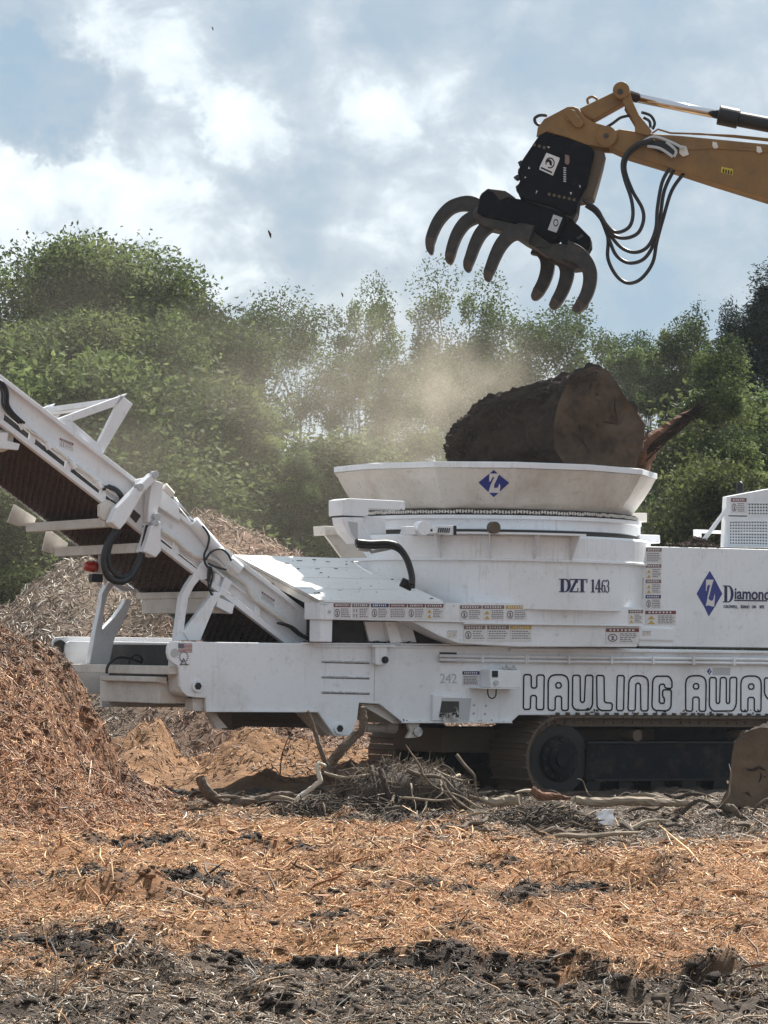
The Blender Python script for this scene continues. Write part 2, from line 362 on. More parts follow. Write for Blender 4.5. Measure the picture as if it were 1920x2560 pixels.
def grid_mesh(name, xs, ys, hf, cf, mats):
    X, Y = np.meshgrid(xs, ys); x = X.ravel(); y = Y.ravel(); z = hf(x, y); nx = len(xs); ny = len(ys)
    i = np.arange(nx * ny).reshape(ny, nx); F = np.stack([i[:-1,:-1], i[:-1,1:], i[1:,1:], i[1:,:-1]], -1).reshape(-1, 4)
    return mesh_np(name, np.stack([x, y, z], 1), F, mats, cf(x, y), smooth=True)
xs = np.concatenate([np.array([-900,-500,-260,-140,-80,-45,-28,-20,-15]), np.arange(-12, 9, .055), np.array([9,11,14,18,26,42,80,140,260,500,900])])
ys = np.concatenate([np.array([-60,-20,0,5,8,10,11.5]), np.arange(12.5, 24, .045), np.arange(24, 42, .07), np.arange(42, 60, .25), np.arange(60, 130, 2), np.array([140,180,260,420,700,1200,2000])])
ground = grid_mesh('ground', xs, ys, ground_h, lambda x, y: zone_col(x, y, grey_zone(x, y)), 'mulch_earth')
tag(ground, 'rough churned ground covered with orange and grey wood mulch', None, None, 'structure')
# ---- near mulch pile
pxs = np.arange(-12, -1.0, .05); pys = np.arange(30.5, 41.6, .06)
def pcol(x, y):
    n = fbm(x * 1.2, y * 1.2, 4, 61)[:, None] * .5 + .5; d = np.clip(pile_h(x, y) - 1.1, 0, 1)[:, None] * .7
    d = np.clip(d + np.clip(fbm(x*2.1, y*2.1, 3, 62)[:, None]*1.6 - .45, 0, .8), 0, 1)
    c = np.array([.20, .095, .050]) * (1 - n) + np.array([.36, .185, .095]) * n
    return c * (1 - d) + np.array([.075, .042, .028]) * d
pile = grid_mesh('mulch_pile', pxs, pys, lambda x, y: pile_h(x, y) - .06 + ground_h(x, y) * (pile_h(x, y) > .03), pcol, 'mulch_earth')
tag(pile, 'tall slope of shredded brown mulch rising in front of the conveyor', 'mulch pile', None, 'stuff')
# ---- chip heap behind the machine
HY = 58.0
hp = [(-500,1500),(-350,1440),(-200,1400),(0,1310),(60,1255),(130,1212),(180,1205),(230,1222),(300,1215),(370,1160),(420,1112),(470,1112),(520,1140),(560,1162),(640,1202),(720,1255),(800,1310),(900,1370),(1000,1440),(1080,1500)]
hxs = np.array([wy('V', a, b, HY).x for a, b in hp]); hzs = np.array([max(wy('V', a, b, HY).z, -.3) for a, b in hp])
def heap_h(x, y):
    xx = x + .5 * fbm(x * .5, y * .5, 3, 71)
    pr = np.interp(xx, hxs, hzs); t = np.clip((y - 49.5) / (HY - 49.5), 0, 1); b = np.clip((69 - y) / 9, 0, 1)
    return pr * (t ** .8) * b * (1 + .10 * fbm(x * .9, y * .9, 4, 72)) + .12 * fbm(x * 2, y * 2, 3, 73) - .1
def hcol(x, y):
    n = fbm(x * 1.3, y * 1.3, 4, 74)[:, None] * .5 + .5; r = np.clip((x + 3.8) / 1.5, 0, 1)[:, None]
    a = np.array([.14, .095, .07]) * (1 - n) + np.array([.27, .195, .14]) * n; c = np.array([.17, .095, .06]) * (1 - n) + np.array([.30, .18, .12]) * n
    return (a * (1 - r) + c * r) * .75
heap = grid_mesh('wood_chip_heap', np.arange(-16, 5, .12), np.arange(49, 68, .14), heap_h, hcol, 'mulch_earth')
tag(heap, 'grey brown heap of wood chips and sticks behind the conveyor', 'wood chip heap', None, 'stuff')
# ---- clay mound under the machine
def clay_fn(pts, Y, y0, y1, seed):
    a = np.array([wy('V', p, q, Y).x for p, q in pts]); b = np.array([max(wy('V', p, q, Y).z, 0) for p, q in pts])
    def f(x, y):
        xx = x + .18 * fbm(x * 1.5, y * 1.5, 3, seed); t = np.clip((y - y0) / (Y - y0), 0, 1); u = np.clip((y1 - y) / (y1 - Y), 0, 1)
        s = np.sin(t * math.pi / 2) * (u ** .6)
        return np.interp(xx, a, b) * s * (1 + .34 * fbm(x * 1.9, y * 1.9, 4, seed + 1)) - .09 * (1 - s) + .12 * fbm(x * 4.5, y * 4.5, 4, seed + 2, .6) * s - .03
    return f
clay1 = clay_fn([(200,1690),(250,1600),(290,1572),(340,1570),(365,1600),(385,1640),(430,1640),(480,1615),(520,1582),(550,1566),(600,1590),(650,1608),(700,1612),(760,1600),(860,1640),(960,1690)], 47.5, 43.6, 50, 81)
one = lambda c: (lambda x, y: np.tile(np.array(c), (len(x), 1)) * (1 + .3 * fbm(x * 2, y * 2, 3, 83))[:, None])
dm = grid_mesh('clay_mound', np.arange(-5.2, 1.2, .045), np.arange(43.4, 50.2, .06), clay1, one((.4,.2,.1)), 'clay_dirt')
tag(dm, 'lumpy orange clay bank behind the chassis, lit by the sun', 'dirt mound', None, 'stuff')
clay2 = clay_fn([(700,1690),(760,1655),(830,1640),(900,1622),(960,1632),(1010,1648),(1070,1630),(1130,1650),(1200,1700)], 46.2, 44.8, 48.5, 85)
dm = grid_mesh('earth_mound', np.arange(-1.2, 3.0, .045), np.arange(44.6, 48.6, .06), clay2, one((.2,.12,.08)), 'shaded_dirt')
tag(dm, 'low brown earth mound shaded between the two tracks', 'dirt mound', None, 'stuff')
# ---- fibres and chips
def chips(name, x, y, hf, length, width, colors, tilt=.35, lift=.012, seed=1, lenvar=.6, seg=3):
    rg = np.random.default_rng(seed); n = len(x); z = hf(x, y) + rg.uniform(0, lift, n)
    e = .06; gx = (hf(x + e, y) - hf(x - e, y)) / (2 * e); gy = (hf(x, y + e) - hf(x, y - e)) / (2 * e)
    a = rg.uniform(0, 2 * math.pi, n); ln = length * np.exp(rg.normal(0, lenvar * .75, n)) ; wd = width * rg.uniform(.5, 1.5, n)
    d = np.stack([np.cos(a), np.sin(a), gx * np.cos(a) + gy * np.sin(a) + rg.normal(0, tilt, n)], 1); d /= np.linalg.norm(d, axis=1)[:, None]
    up = np.stack([-gx, -gy, np.ones(n)], 1) + rg.normal(0, .5, (n, 3)); s = np.cross(d, up); s /= np.linalg.norm(s, axis=1)[:, None]; w = np.cross(s, d)
    bend = rg.normal(0, .16, n)[:, None]; bs = rg.normal(0, .2, n)[:, None]; V = []
    P = np.stack([x, y, z], 1)
    for k in range(seg):
        t = k / (seg - 1) - .5; c = P + d * (t * ln)[:, None] + (w * bend + s * bs) * (((.25 - t * t) * 1.6) * ln[:, None]); q = (1 - 1.3 * abs(t)) if seg > 2 else 1
        V += [c + s * (wd * .5 * q)[:, None], c - s * (wd * .5 * q)[:, None], c + w * (wd * .42 * q)[:, None]]
    V = np.stack(V, 1).reshape(-1, 3); m = 3 * seg; base = (np.arange(n) * m)[:, None, None]
    loc = []
    for k in range(seg - 1):
        for j in range(3):
            q = (j + 1) % 3; loc.append([3*k + j, 3*k + q, 3*k + 3 + q, 3*k + 3 + j])
    F = (base + np.array(loc)[None]).reshape(-1, 4)
    return mesh_np(name, V, F, 'wood_fibre', np.repeat(colors, m, 0))
def pick(rg, n, pal, wts):
    c = np.array(pal)[rg.choice(len(pal), n, p=np.array(wts) / sum(wts))]; return c * rg.uniform(.7, 1.3, (n, 1))
OR = [(.60,.345,.165),(.46,.225,.095),(.32,.14,.062),(.78,.54,.30),(.13,.068,.038),(.84,.68,.45)]; OW = [4,4.3,3,2.5,2.8,1.1]
GR = [(.15,.105,.070),(.25,.19,.135),(.07,.05,.036),(.42,.35,.27),(.68,.63,.56),(.33,.20,.11)]; GW = [4,3,3.4,2.2,1.1,1.8]
def sow(name, y0, y1, dens, length, width, seed, label, tilt=.3, lift=.02, hw=1.16):
    """fibres over the band of ground the picture shows between distances y0 and y1, and a margin"""
    rg = np.random.default_rng(seed); k = .1125 * hw
    area = k * (y1*y1 - y0*y0); n = int(area * dens)
    y = np.sqrt(rg.uniform(0, 1, n) * (y1*y1 - y0*y0) + y0*y0); x = rg.uniform(-1, 1, n) * k * y - .0
    dn = fbm(x * 3.1, y * 3.1, 3, 91); keep = rg.uniform(0, 1, n) < np.clip(.85 + dn * 1.3, .10, 1) * (1 - .45 * dark_zone(x, y)); x = x[keep]; y = y[keep]; n = len(x)
    g = grey_zone(x, y); isg = rg.uniform(0, 1, n) < g * .93
    c = np.where(isg[:, None], pick(rg, n, GR, GW), pick(rg, n, OR, OW))
    dkz = rg.uniform(0, 1, n) < dark_zone(x, y) * .9; c = np.where(dkz[:, None], pick(rg, n, [(.055,.038,.026),(.10,.072,.05),(.035,.025,.018),(.26,.21,.16)], [4,3,3,.8]), c)
    hf = lambda a, b: np.maximum(ground_h(a, b), np.where(pile_h(a, b) > .08, pile_h(a, b) - .06 + ground_h(a, b), -9))
    # a coarser, more mixed cover where the pile rises
    o = chips(name, x, y, hf, length, width, c, tilt, lift, seed); tag(o, label, 'mulch', None, 'stuff'); return o
sow('mulch_fibre', 14.2, 20.5, 3900, .033, .0062, 3, 'tangle of grey and tan shredded bark strips over dark earth')
sow('mulch_fibre', 20.5, 28, 2300, .042, .0078, 4, 'bright orange band of shredded wood fibre across the clearing')
sow('mulch_fibre', 28, 42, 1050, .064, .0105, 5, 'shredded wood fibre on the ground up to the machine tracks')
sow('bark_strip', 14.2, 24, 60, .12, .014, 6, 'longer loose bark strips strewn over the nearest mulch', .35, .03)
sow('bark_strip', 24, 40, 26, .20, .019, 7, 'longer splinters strewn over the mulch below the machine', .35, .04)
rg = np.random.default_rng(8); n = 42000
x = rg.uniform(-7, -1.2, n); y = rg.uniform(31.5, 40.8, n); k = pile_h(x, y) > .05; x = x[k]; y = y[k]; n = len(x)
dk = rg.uniform(0, 1, n) < np.clip((pile_h(x, y) - .9) * .5 + fbm(x * 2.1, y * 2.1, 3, 62) * 1.8, .18, .9)
c = np.where(dk[:, None], pick(rg, n, [(.12,.06,.038),(.18,.095,.055),(.07,.042,.03)], [3,3,2]), pick(rg, n, [(.42,.22,.11),(.32,.15,.075),(.22,.10,.055),(.60,.40,.22)], [4,4,3,1.4]))
o = chips('pile_fibre', x, y, lambda a, b: pile_h(a, b) - .06 + ground_h(a, b), .085, .015, c, .45, .05, 9)
tag(o, 'coarse orange and brown fibres covering the mulch slope', 'mulch', None, 'stuff')
PHI = (1 + 5 ** .5) / 2
ICO = np.array([(-1,PHI,0),(1,PHI,0),(-1,-PHI,0),(1,-PHI,0),(0,-1,PHI),(0,1,PHI),(0,-1,-PHI),(0,1,-PHI),(PHI,0,-1),(PHI,0,1),(-PHI,0,-1),(-PHI,0,1)]) / 1.9
ICF = np.array([(0,11,5),(0,5,1),(0,1,7),(0,7,10),(0,10,11),(1,5,9),(5,11,4),(11,10,2),(10,7,6),(7,1,8),(3,9,4),(3,4,2),(3,2,6),(3,6,8),(3,8,9),(4,9,5),(2,4,11),(6,2,10),(8,6,7),(9,8,1)])
def clods(name, x, y, hf, s0, s1, cols, seed, label):
    rg = np.random.default_rng(seed); n = len(x); s = s0 * (s1 / s0) ** rg.uniform(0, 1, n) ** 1.6; z = hf(x, y) - s * .05
    V = ICO[None] * (1 + rg.uniform(-.42, .42, (n, 12, 1))) * s[:, None, None] * rg.uniform([.8, .8, .4], [1.6, 1.3, .8], (n, 3))[:, None, :]; a = rg.uniform(0, 6.28, n); ca, sa = np.cos(a)[:, None], np.sin(a)[:, None]
    V = np.stack([V[..., 0] * ca - V[..., 1] * sa + x[:, None], V[..., 0] * sa + V[..., 1] * ca + y[:, None], V[..., 2] + z[:, None]], -1).reshape(-1, 3)
    o = mesh_np(name, V, (np.arange(n)[:, None, None] * 12 + ICF[None]).reshape(-1, 3), 'mulch_earth', np.repeat(cols, 12, 0)); tag(o, label, 'clods', None, 'stuff')
n = 150000; y = np.sqrt(rg.uniform(0, 1, n) * (40**2 - 14.2**2) + 14.2**2); x = rg.uniform(-1, 1, n) * .128 * y; w_ = np.maximum(dark_zone(x, y) * .9, grey_zone(x, y) * .30) + .05; k = rg.uniform(0, 1, n) < w_ * np.clip(24 / y, 0, 1.3) * .9; x = x[k]; y = y[k]; n = len(x)
dz = dark_zone(x, y)[:, None]; base = zone_col(x, y, grey_zone(x, y)) * .8
clods('earth_clod', x, y, ground_h, .006, .038, (base * (1 - dz) + np.array([.040, .027, .019]) * dz) * rg.uniform(.7, 1.5, (n, 1)), 15, 'dark crumbly lumps of earth strewn through the mulch')
n = 9000; x = rg.uniform(-7, -2.0, n); y = rg.uniform(31.5, 40.8, n); k = (pile_h(x, y) > .05) & (rg.uniform(0, 1, n) < .55 + fbm(x * 2.1, y * 2.1, 3, 62)); x = x[k]; y = y[k]; n = len(x)
clods('pile_clod', x, y, lambda a_, b_: pile_h(a_, b_) - .06 + ground_h(a_, b_), .012, .055, pcol(x, y) * rg.uniform(.6, 1.2, (n, 1)), 16, 'reddish brown lumps bedded in the mulch slope')
n = 30000; x = rg.uniform(-13, 3.4, n); y = rg.uniform(49.5, 60, n)
c = np.where((rg.uniform(0,1,n) < np.clip((x + 3.9) / 1.2, 0, .9))[:, None], pick(rg, n, [(.32,.19,.13),(.45,.30,.2),(.2,.12,.08)], [3,2,3]), pick(rg, n, [(.32,.24,.17),(.17,.12,.085),(.55,.47,.38),(.23,.16,.115),(.75,.71,.64)], [3,3,1.6,3,1.0]))
o = chips('heap_sticks', x, y, heap_h, .14, .026, c * .8, .6, .1, 10)
tag(o, 'pale sticks and splinters bristling from the chip heap', 'wood chips', None, 'stuff')
rg = np.random.default_rng(14); n = 2600; x = rg.uniform(-4.6, .6, n); y = rg.uniform(44.5, 47.6, n); k = clay1(x, y) > .05; x = x[k]; y = y[k]; n = len(x)
o = chips('clay_litter', x, y, clay1, .10, .02, pick(rg, n, [(.30,.17,.09),(.16,.09,.05),(.5,.36,.24)], [3,3,1]), .4, .02, 15); tag(o, 'bits of bark and wood lying on the orange clay bank', 'litter', None, 'stuff')
# ================================================================= trees
def leaf_mat(name, c1, c2, c3, tr=.35):
    m = bpy.data.materials.new(name); m.use_nodes = True; t = m.node_tree; t.nodes.clear()
    at = t.nodes.new('ShaderNodeAttribute'); at.attribute_name = 'Col'
    col = ramp(t, at.outputs['Fac'], [(0, c1), (.55, c2), (1, c3)])
    oi = t.nodes.new('ShaderNodeObjectInfo'); hs = t.nodes.new('ShaderNodeHueSaturation')
    t.links.new(mth(t, 'MULTIPLY_ADD', oi.outputs['Random'], .035, .483), hs.inputs['Hue']); t.links.new(mth(t, 'MULTIPLY_ADD', oi.outputs['Random'], .35, .8), hs.inputs['Value'])
    t.links.new(col, hs.inputs['Color'])
    p = t.nodes.new('ShaderNodeBsdfPrincipled'); p.inputs['Roughness'].default_value = .75; p.inputs['Specular IOR Level'].default_value = .2
    t.links.new(hs.outputs[0], p.inputs['Base Color'])
    tl = t.nodes.new('ShaderNodeBsdfTranslucent'); t.links.new(hs.outputs[0], tl.inputs[0])
    x = t.nodes.new('ShaderNodeMixShader'); x.inputs[0].default_value = tr; t.links.new(p.outputs[0], x.inputs[1]); t.links.new(tl.outputs[0], x.inputs[2])
    o = t.nodes.new('ShaderNodeOutputMaterial'); t.links.new(x.outputs[0], o.inputs[0]); MATS[name] = m
leaf_mat('leaf_oak', (.030,.050,.018), (.092,.135,.040), (.23,.28,.105), .42)
leaf_mat('leaf_pale', (.034,.050,.018), (.098,.130,.042), (.21,.24,.095), .42)
leaf_mat('leaf_pine', (.010,.022,.014), (.022,.040,.022), (.05,.075,.035), .2)
def crown_mesh(name, seed, shape, nclump, nleaf, ls, matn, H, Rr, base):
    """leaf clumps at the ends of limbs, spread through the crown; returns (leaf object, clump centres)"""
    rg = np.random.default_rng(seed); C = []; tries = 0
    SUB = None
    if shape in ('round', 'dome'):
        SUB = []
        for k in range(9 if shape == 'round' else 8):
            a = rg.uniform(0, 6.28); r_ = Rr * (rg.uniform(.25, .74) if k > 1 else .14 * k); top = H * (1.07 if k == 0 else rg.uniform(.5 if shape == 'dome' else .6, 1.0)) * (1 - .10 * r_ / Rr); SUB.append((r_ * math.cos(a), r_ * math.sin(a), top, Rr * rg.uniform(.22, .38), (top - base) * (rg.uniform(.7, 1) if shape == 'dome' else rg.uniform(.4, .8))))
    while len(C) < nclump and tries < 20000:
        if SUB:
            tries += 1; q_ = SUB[int(rg.integers(len(SUB)))]; g = rg.normal(0, 1, 3); g /= np.linalg.norm(g); f_ = rg.uniform(.3, 1) ** .5; h_ = q_[4] / 2
            C.append((q_[0] + g[0] * q_[3] * f_, q_[1] + g[1] * q_[3] * f_, max(q_[2] - h_ + g[2] * h_ * f_ - .3, .3), f_)); continue
        tries += 1; u = rg.uniform(0, 1); z = base + (H - base) * u; a = rg.uniform(0, 2 * math.pi)
        if shape == 'round': pr = math.sin(math.pi * min(1, (u * .90 + .10))) ** .55
        elif shape == 'column': pr = (math.sin(math.pi * (u * .86 + .12)) ** .7)
        elif shape == 'vase': pr = (math.sin(math.pi * (u * .62 + .28)) ** .8) * (.35 + .65 * u) * 1.25 if u < .85 else .95 - (u - .85) * 3
        elif shape == 'pine': pr = max(.08, (1 - u) ** .8 * (.8 + .35 * math.sin(u * 23)))
        else: pr = math.sin(math.pi * (u * .5 + .5)) ** .5 if u < .98 else .2
        lob = 1 + .22 * math.sin(a * 3 + seed + 4 * u) + .14 * math.sin(a * 5 - seed * 2 + u * 9)
        rad = Rr * pr * lob; q = rg.uniform(.25, 1) ** .55
        if math.sin(a * 2 + seed * 1.7 + u * 5) + math.sin(u * 13 + seed + a) < -.95: continue
        C.append((rad * q * math.cos(a) + rg.normal(0, .12), rad * q * math.sin(a), z + rg.normal(0, .35), q))
    C = np.array(C)
    if shape != 'pine':
        D = np.linalg.norm(C[:, None, :3] - C[None, :, :3], axis=2); C = C[(D < 1.15 * H / 14).sum(1) >= (5 if SUB and nclump > 80 else 3)]
    per = rg.poisson(nleaf, len(C)).clip(nleaf // 4); idx = np.repeat(np.arange(len(C)), per); n = len(idx)
    cs = rg.uniform(.4, 1.15, len(C)) * Rr * .23 + .12
    g = rg.normal(0, 1, (n, 3)); g /= np.linalg.norm(g, axis=1)[:, None]; rr = rg.uniform(.1, 1, n) ** .5 * (1 + rg.exponential(.11, n))
    P = C[idx, :3] + g * (rr * cs[idx])[:, None] * (rg.uniform(.6, 1.5, (len(C), 3)) * np.array([1.1, 1.1, .95]))[idx]
    d = rg.normal(0, 1, (n, 3)) + g * .6; d[:, 2] *= .8; d /= np.linalg.norm(d, axis=1)[:, None]
    s = np.cross(d, rg.normal(0, 1, (n, 3))); s /= np.linalg.norm(s, axis=1)[:, None]
    ln = ls * rg.uniform(.6, 1.5, n)[:, None]; wd = ln * (.5 if matn != 'leaf_pine' else .28)
    V = np.stack([P - d * ln * .5, P + s * wd * .5, P + d * ln * .5, P - s * wd * .5], 1).reshape(-1, 3)
    F = np.arange(4 * n).reshape(-1, 4)
    tone = np.clip(rg.normal(.40, .17, n) + rg.normal(0, .28, len(C))[idx], 0, 1); col = np.repeat(tone[:, None], 4, 0).repeat(3, 1)
    return mesh_np(name, V, F, matn, col), C
def trunk_mb(seed, C, H, base, tr, shape):
    rg = np.random.default_rng(seed + 500); mb = MB(); H = H * {'dome': .45, 'round': .62, 'column': .74}.get(shape, .80); pts = [(rg.normal(0, .12) * (i > 0), rg.normal(0, .12) * (i > 0), H * .93 * i / 7 - (.4 if i == 0 else 0)) for i in range(8)]
    rad = [tr * (1 - .85 * i / 7) for i in range(8)]; rad[0] *= 1.3; mb.tube(pts, rad, 8, smooth=2)
    P = np.array(pts)
    order = rg.permutation(len(C))[:46]
    for k in order:
        c = C[k, :3]; r_ = math.hypot(c[0], c[1]); z0 = min(max(c[2] - r_ * rg.uniform(.5, 1.1), base * .7), H * .88); i = z0 / (H * .93) * 7; i0 = int(min(max(i, 0), 6)); f = i - i0
        s = P[i0] * (1 - f) + P[i0 + 1] * f; r0 = np.interp(i, range(8), rad) * .5; mid = s * .45 + c * .55 + np.array([0, 0, -.08 * r_]) + rg.normal(0, .12, 3)
        mb.tube([s, mid, c], [r0, r0 * .55, .015], 5, smooth=2)
    return mb
KINDS = {}
def tree_kind(key, seed, shape, H, Rr, base, tr, nclump, nleaf, ls, matn):
    o, C = crown_mesh('foliage', seed, shape, nclump, nleaf, ls, matn, H, Rr, base)
    t = trunk_mb(seed, C, H, base, tr, shape).build('trunk', 'trunk_bark', smooth=True)
    zz = np.empty(len(o.data.vertices) * 3, 'f'); o.data.vertices.foreach_get('co', zz); KINDS[key] = [o.data, t.data, float(np.percentile(zz[2::3], 99.6)), Rr]; bpy.data.objects.remove(o); bpy.data.objects.remove(t)
tree_kind('oak1', 1, 'round', 14, 3.1, 2.2, .26, 135, 900, 0.112, 'leaf_oak')
tree_kind('oak2', 2, 'round', 14, 2.7, 2.8, .24, 115, 860, 0.108, 'leaf_oak')
tree_kind('oak3', 3, 'column', 14, 1.75, 3.0, .20, 60, 760, 0.104, 'leaf_oak')
tree_kind('airy1', 4, 'vase', 13, 2.3, 8.0, .16, 40, 400, 0.092, 'leaf_oak')
tree_kind('airy2', 5, 'vase', 13, 1.7, 8.2, .14, 28, 380, 0.092, 'leaf_oak')
tree_kind('oak4', 9, 'round', 14, 2.7, 9.2, .2, 62, 640, .098, 'leaf_oak')
tree_kind('pine1', 6, 'pine', 16, 2.4, 4.0, .24, 100, 655, 0.137, 'leaf_pine')
tree_kind('bush1', 7, 'dome', 8, 2.5, .4, .14, 100, 760, 0.088, 'leaf_pale')
tree_kind('bush2', 8, 'dome', 8, 2.1, .3, .12, 84, 760, 0.088, 'leaf_pale')
WHERE = {}
def tree(key, vx, vy, Y, name, label, cat='tree', group='trees along the edge of the clearing', rot=None, sx=1.0):
    p = wy('V', vx, vy, Y); k = KINDS[key]; s = p.z / k[2]
    o = bpy.data.objects.new(name, None); COL.objects.link(o); o.location = (p.x, Y, 0); o.rotation_euler = (0, 0, rot if rot is not None else random.uniform(0, 6.28)); o.scale = (s * sx, s * sx, s)
    for nm, me in (('foliage', k[0]), ('trunk', k[1])):
        c = bpy.data.objects.new(nm, me); COL.objects.link(c); c.parent = o
    tag(o, label, cat, group)
TR = [
 ('oak1', 50, 585, 93, 'broadleaf_tree', 'broad oak at the far left edge of the treeline', 1.0),
 ('oak1', 190, 525, 90, 'broadleaf_tree', 'highest rounded green tree above the conveyor belt', 1.0),
 ('oak2', 300, 566, 92, 'broadleaf_tree', 'full green tree on the right shoulder of the tallest oak', 1.1),
 ('oak2', 395, 628, 91, 'broadleaf_tree', 'green tree stepping down beside the gap of sky', 1.0),
 ('oak3', 440, 720, 92, 'broadleaf_tree', 'narrow tree bordering the sky gap on its left side', .9),
 ('airy1', 560, 668, 98, 'thin_tree', 'thin crowned tree just right of the sky gap', 1.0),
 ('airy1', 640, 632, 97, 'thin_tree', 'loose open crowned tree with sky showing through, above the hood', 1.0),
 ('oak4', 792, 628, 95, 'broadleaf_tree', 'dark pointed tree between two thin crowned trees', .9),
 ('airy2', 862, 632, 98, 'thin_tree', 'slender tree top poking up beside the domed crown', .9),
 ('oak4', 950, 598, 97, 'domed_tree', 'domed crown directly below the left grapple tines', 1.0),
 ('oak4', 1040, 612, 99, 'domed_tree', 'right half of the domed crown below the grapple', 1.0),
 ('airy1', 1120, 650, 98, 'thin_tree', 'airy tree below the right grapple tines', 1.1),
 ('airy1', 1225, 682, 97, 'thin_tree', 'airy tree standing directly above the big log', 1.0),
 ('airy2', 1290, 705, 98, 'thin_tree', 'slim airy tree over the peak of the log', 1.0),
 ('oak3', 1350, 738, 96, 'broadleaf_tree', 'small pointed tree right of the log peak', 1.0),
 ('oak3', 1405, 735, 98, 'broadleaf_tree', 'small tree in the lowest dip of the treeline', 1.0),
 ('oak3', 1470, 698, 97, 'broadleaf_tree', 'narrow tree rising left of the dark pines', .9),
 ('airy2', 1535, 672, 96, 'thin_tree', 'pale thin tree top in front of the dark pines', .9),
 ('pine1', 1585, 680, 92, 'pine_tree', 'shorter dark pine behind the pale thin tree', 1.1),
 ('pine1', 1655, 600, 90, 'pine_tree', 'tallest dark pine at the right edge of the treeline', 1.25),
 ('pine1', 1740, 610, 91, 'pine_tree', 'dark pine mostly outside the right border', 1.2),
 ('oak2', 118, 572, 94, 'broadleaf_tree', 'oak filling the space between the edge oak and the highest crown', 1.15),
 ('oak1', 262, 548, 91, 'broadleaf_tree', 'broad crown leaning against the right side of the highest tree', 1.1),
 ('oak2', 350, 600, 93, 'broadleaf_tree', 'round crown midway down the left slope of the treeline', 1.1),
 ('oak1', 90, 700, 85, 'broadleaf_tree', 'lower oak in front of the leftmost tall crowns', 1.2),
 ('oak1', 235, 690, 84, 'broadleaf_tree', 'lower oak in front of the highest crown', 1.2),
 ('oak2', 345, 720, 85, 'broadleaf_tree', 'lower oak above the triangular guard', 1.25),
 ('oak2', 425, 790, 84, 'broadleaf_tree', 'lower oak just left of the sky gap', 1.0),
 ('oak1', -80, 640, 95, 'broadleaf_tree', 'oak mostly outside the left border', 1.0),
]
for i, (k, a, b, Y, nm, lb, sx) in enumerate(TR): tree(k, a, b, Y, nm, lb, sx=sx, rot=i * 2.1)
BU = [
 ('bush1', 20, 765, 76, 'light green bushy tree at the left edge above the belt'),
 ('bush2', 160, 870, 74, 'bushy tree behind the triangular conveyor guard'),
 ('bush1', 290, 860, 79, 'bushy tree right of the triangular conveyor guard'),
 ('bush1', 420, 840, 77, 'bushy tree behind the folding joint of the conveyor'),
 ('bush1', 545, 900, 78, 'tallest pale bush, under the gap of sky'),
 ('bush2', 660, 950, 76, 'dusty pale bush left of the tub'),
 ('bush1', 745, 1000, 74, 'pale olive bush nearest the left rim of the tub'),
 ('bush1', 905, 960, 84, 'bush seen just left of the big stump in the tub'),
 ('bush2', 850, 1030, 79, 'dusty bush behind the left half of the tub'),
 ('bush1', 480, 990, 70, 'low bush behind the wood chip heap'),
 ('bush2', 640, 1010, 71, 'low bush between the heap and the tub'),
 ('bush2', 70, 1040, 70, 'low bush behind the left end of the heap'),
 ('bush1', 980, 1010, 80, 'bush behind the left end of the big log'),
 ('bush2', 1120, 1010, 80, 'bush hidden mostly behind the big log'),
 ('bush2', 1330, 900, 78, 'bush behind the splintered end of the log'),
 ('bush1', 1440, 880, 76, 'green bush right of the tub rim'),
 ('bush1', 1560, 790, 72, 'bright green bush above the radiator housing'),
 ('bush2', 1650, 850, 73, 'bright bush at the right border above the radiator'),
 ('bush1', 1480, 1000, 70, 'low dark bush behind the tub and engine housing'),
 ('bush2', 1590, 980, 71, 'low bush directly behind the radiator housing'),
]
for i, (k, a, b, Y, lb) in enumerate(BU): tree('oak3' if i % 3 == 1 else k, a, b - (45 if i % 3 == 1 else 0), Y + (i * 37 % 7) - 3, 'bushy_tree', lb, 'bushy tree', 'bushy trees in front of the treeline', rot=i * 1.7, sx=[1.15, 1.45, .95, 1.3][i % 4])
# far wood that closes the lower gaps
rgf = np.random.default_rng(77); nF = 120000
fx = rgf.uniform(-26, 26, nF); fy = rgf.uniform(112, 122, nF); top = 7.6 + 1.3 * fbm(fx * .3, fy * .1, 3, 99) * 2; fz = rgf.uniform(0, 1, nF) * top
d = rgf.normal(0, 1, (nF, 3)); d /= np.linalg.norm(d, axis=1)[:, None]; s = np.cross(d, rgf.normal(0, 1, (nF, 3))); s /= np.linalg.norm(s, axis=1)[:, None]
P = np.stack([fx, fy, fz], 1); V = np.stack([P - d * .17, P + s * .1, P + d * .17, P - s * .1], 1).reshape(-1, 3)
o = mesh_np('far_undergrowth', V, np.arange(4 * nF).reshape(-1, 4), 'leaf_oak', np.repeat(rgf.uniform(.1, .7, nF)[:, None], 4, 0).repeat(3, 1))
tag(o, 'dark undergrowth closing the foot of the treeline', 'undergrowth', None, 'stuff')
# ================================================================= tub grinder
G = Frame((1.43, 45, 0), R(30), R(.85))
GR_ = empty('tub_grinder', G.M)
tag(GR_, 'large white tracked tub grinder with flared tub and folded conveyor', 'tub grinder')
def plate(name, c, pts, v0, v1, m='white_paint', bevel=.008, parent=None, pv=None, smooth=False):
    """outline measured on plane pv (default v0), given thickness from v0 to v1"""
    mb = MB(); mb.ext(G.uz(c, pts, v0 if pv is None else pv), v0, v1); return mb.build(name, m, parent or GR_, smooth, bevel)
def gp(c, x, y, v): return G.p(c, x, y, v)
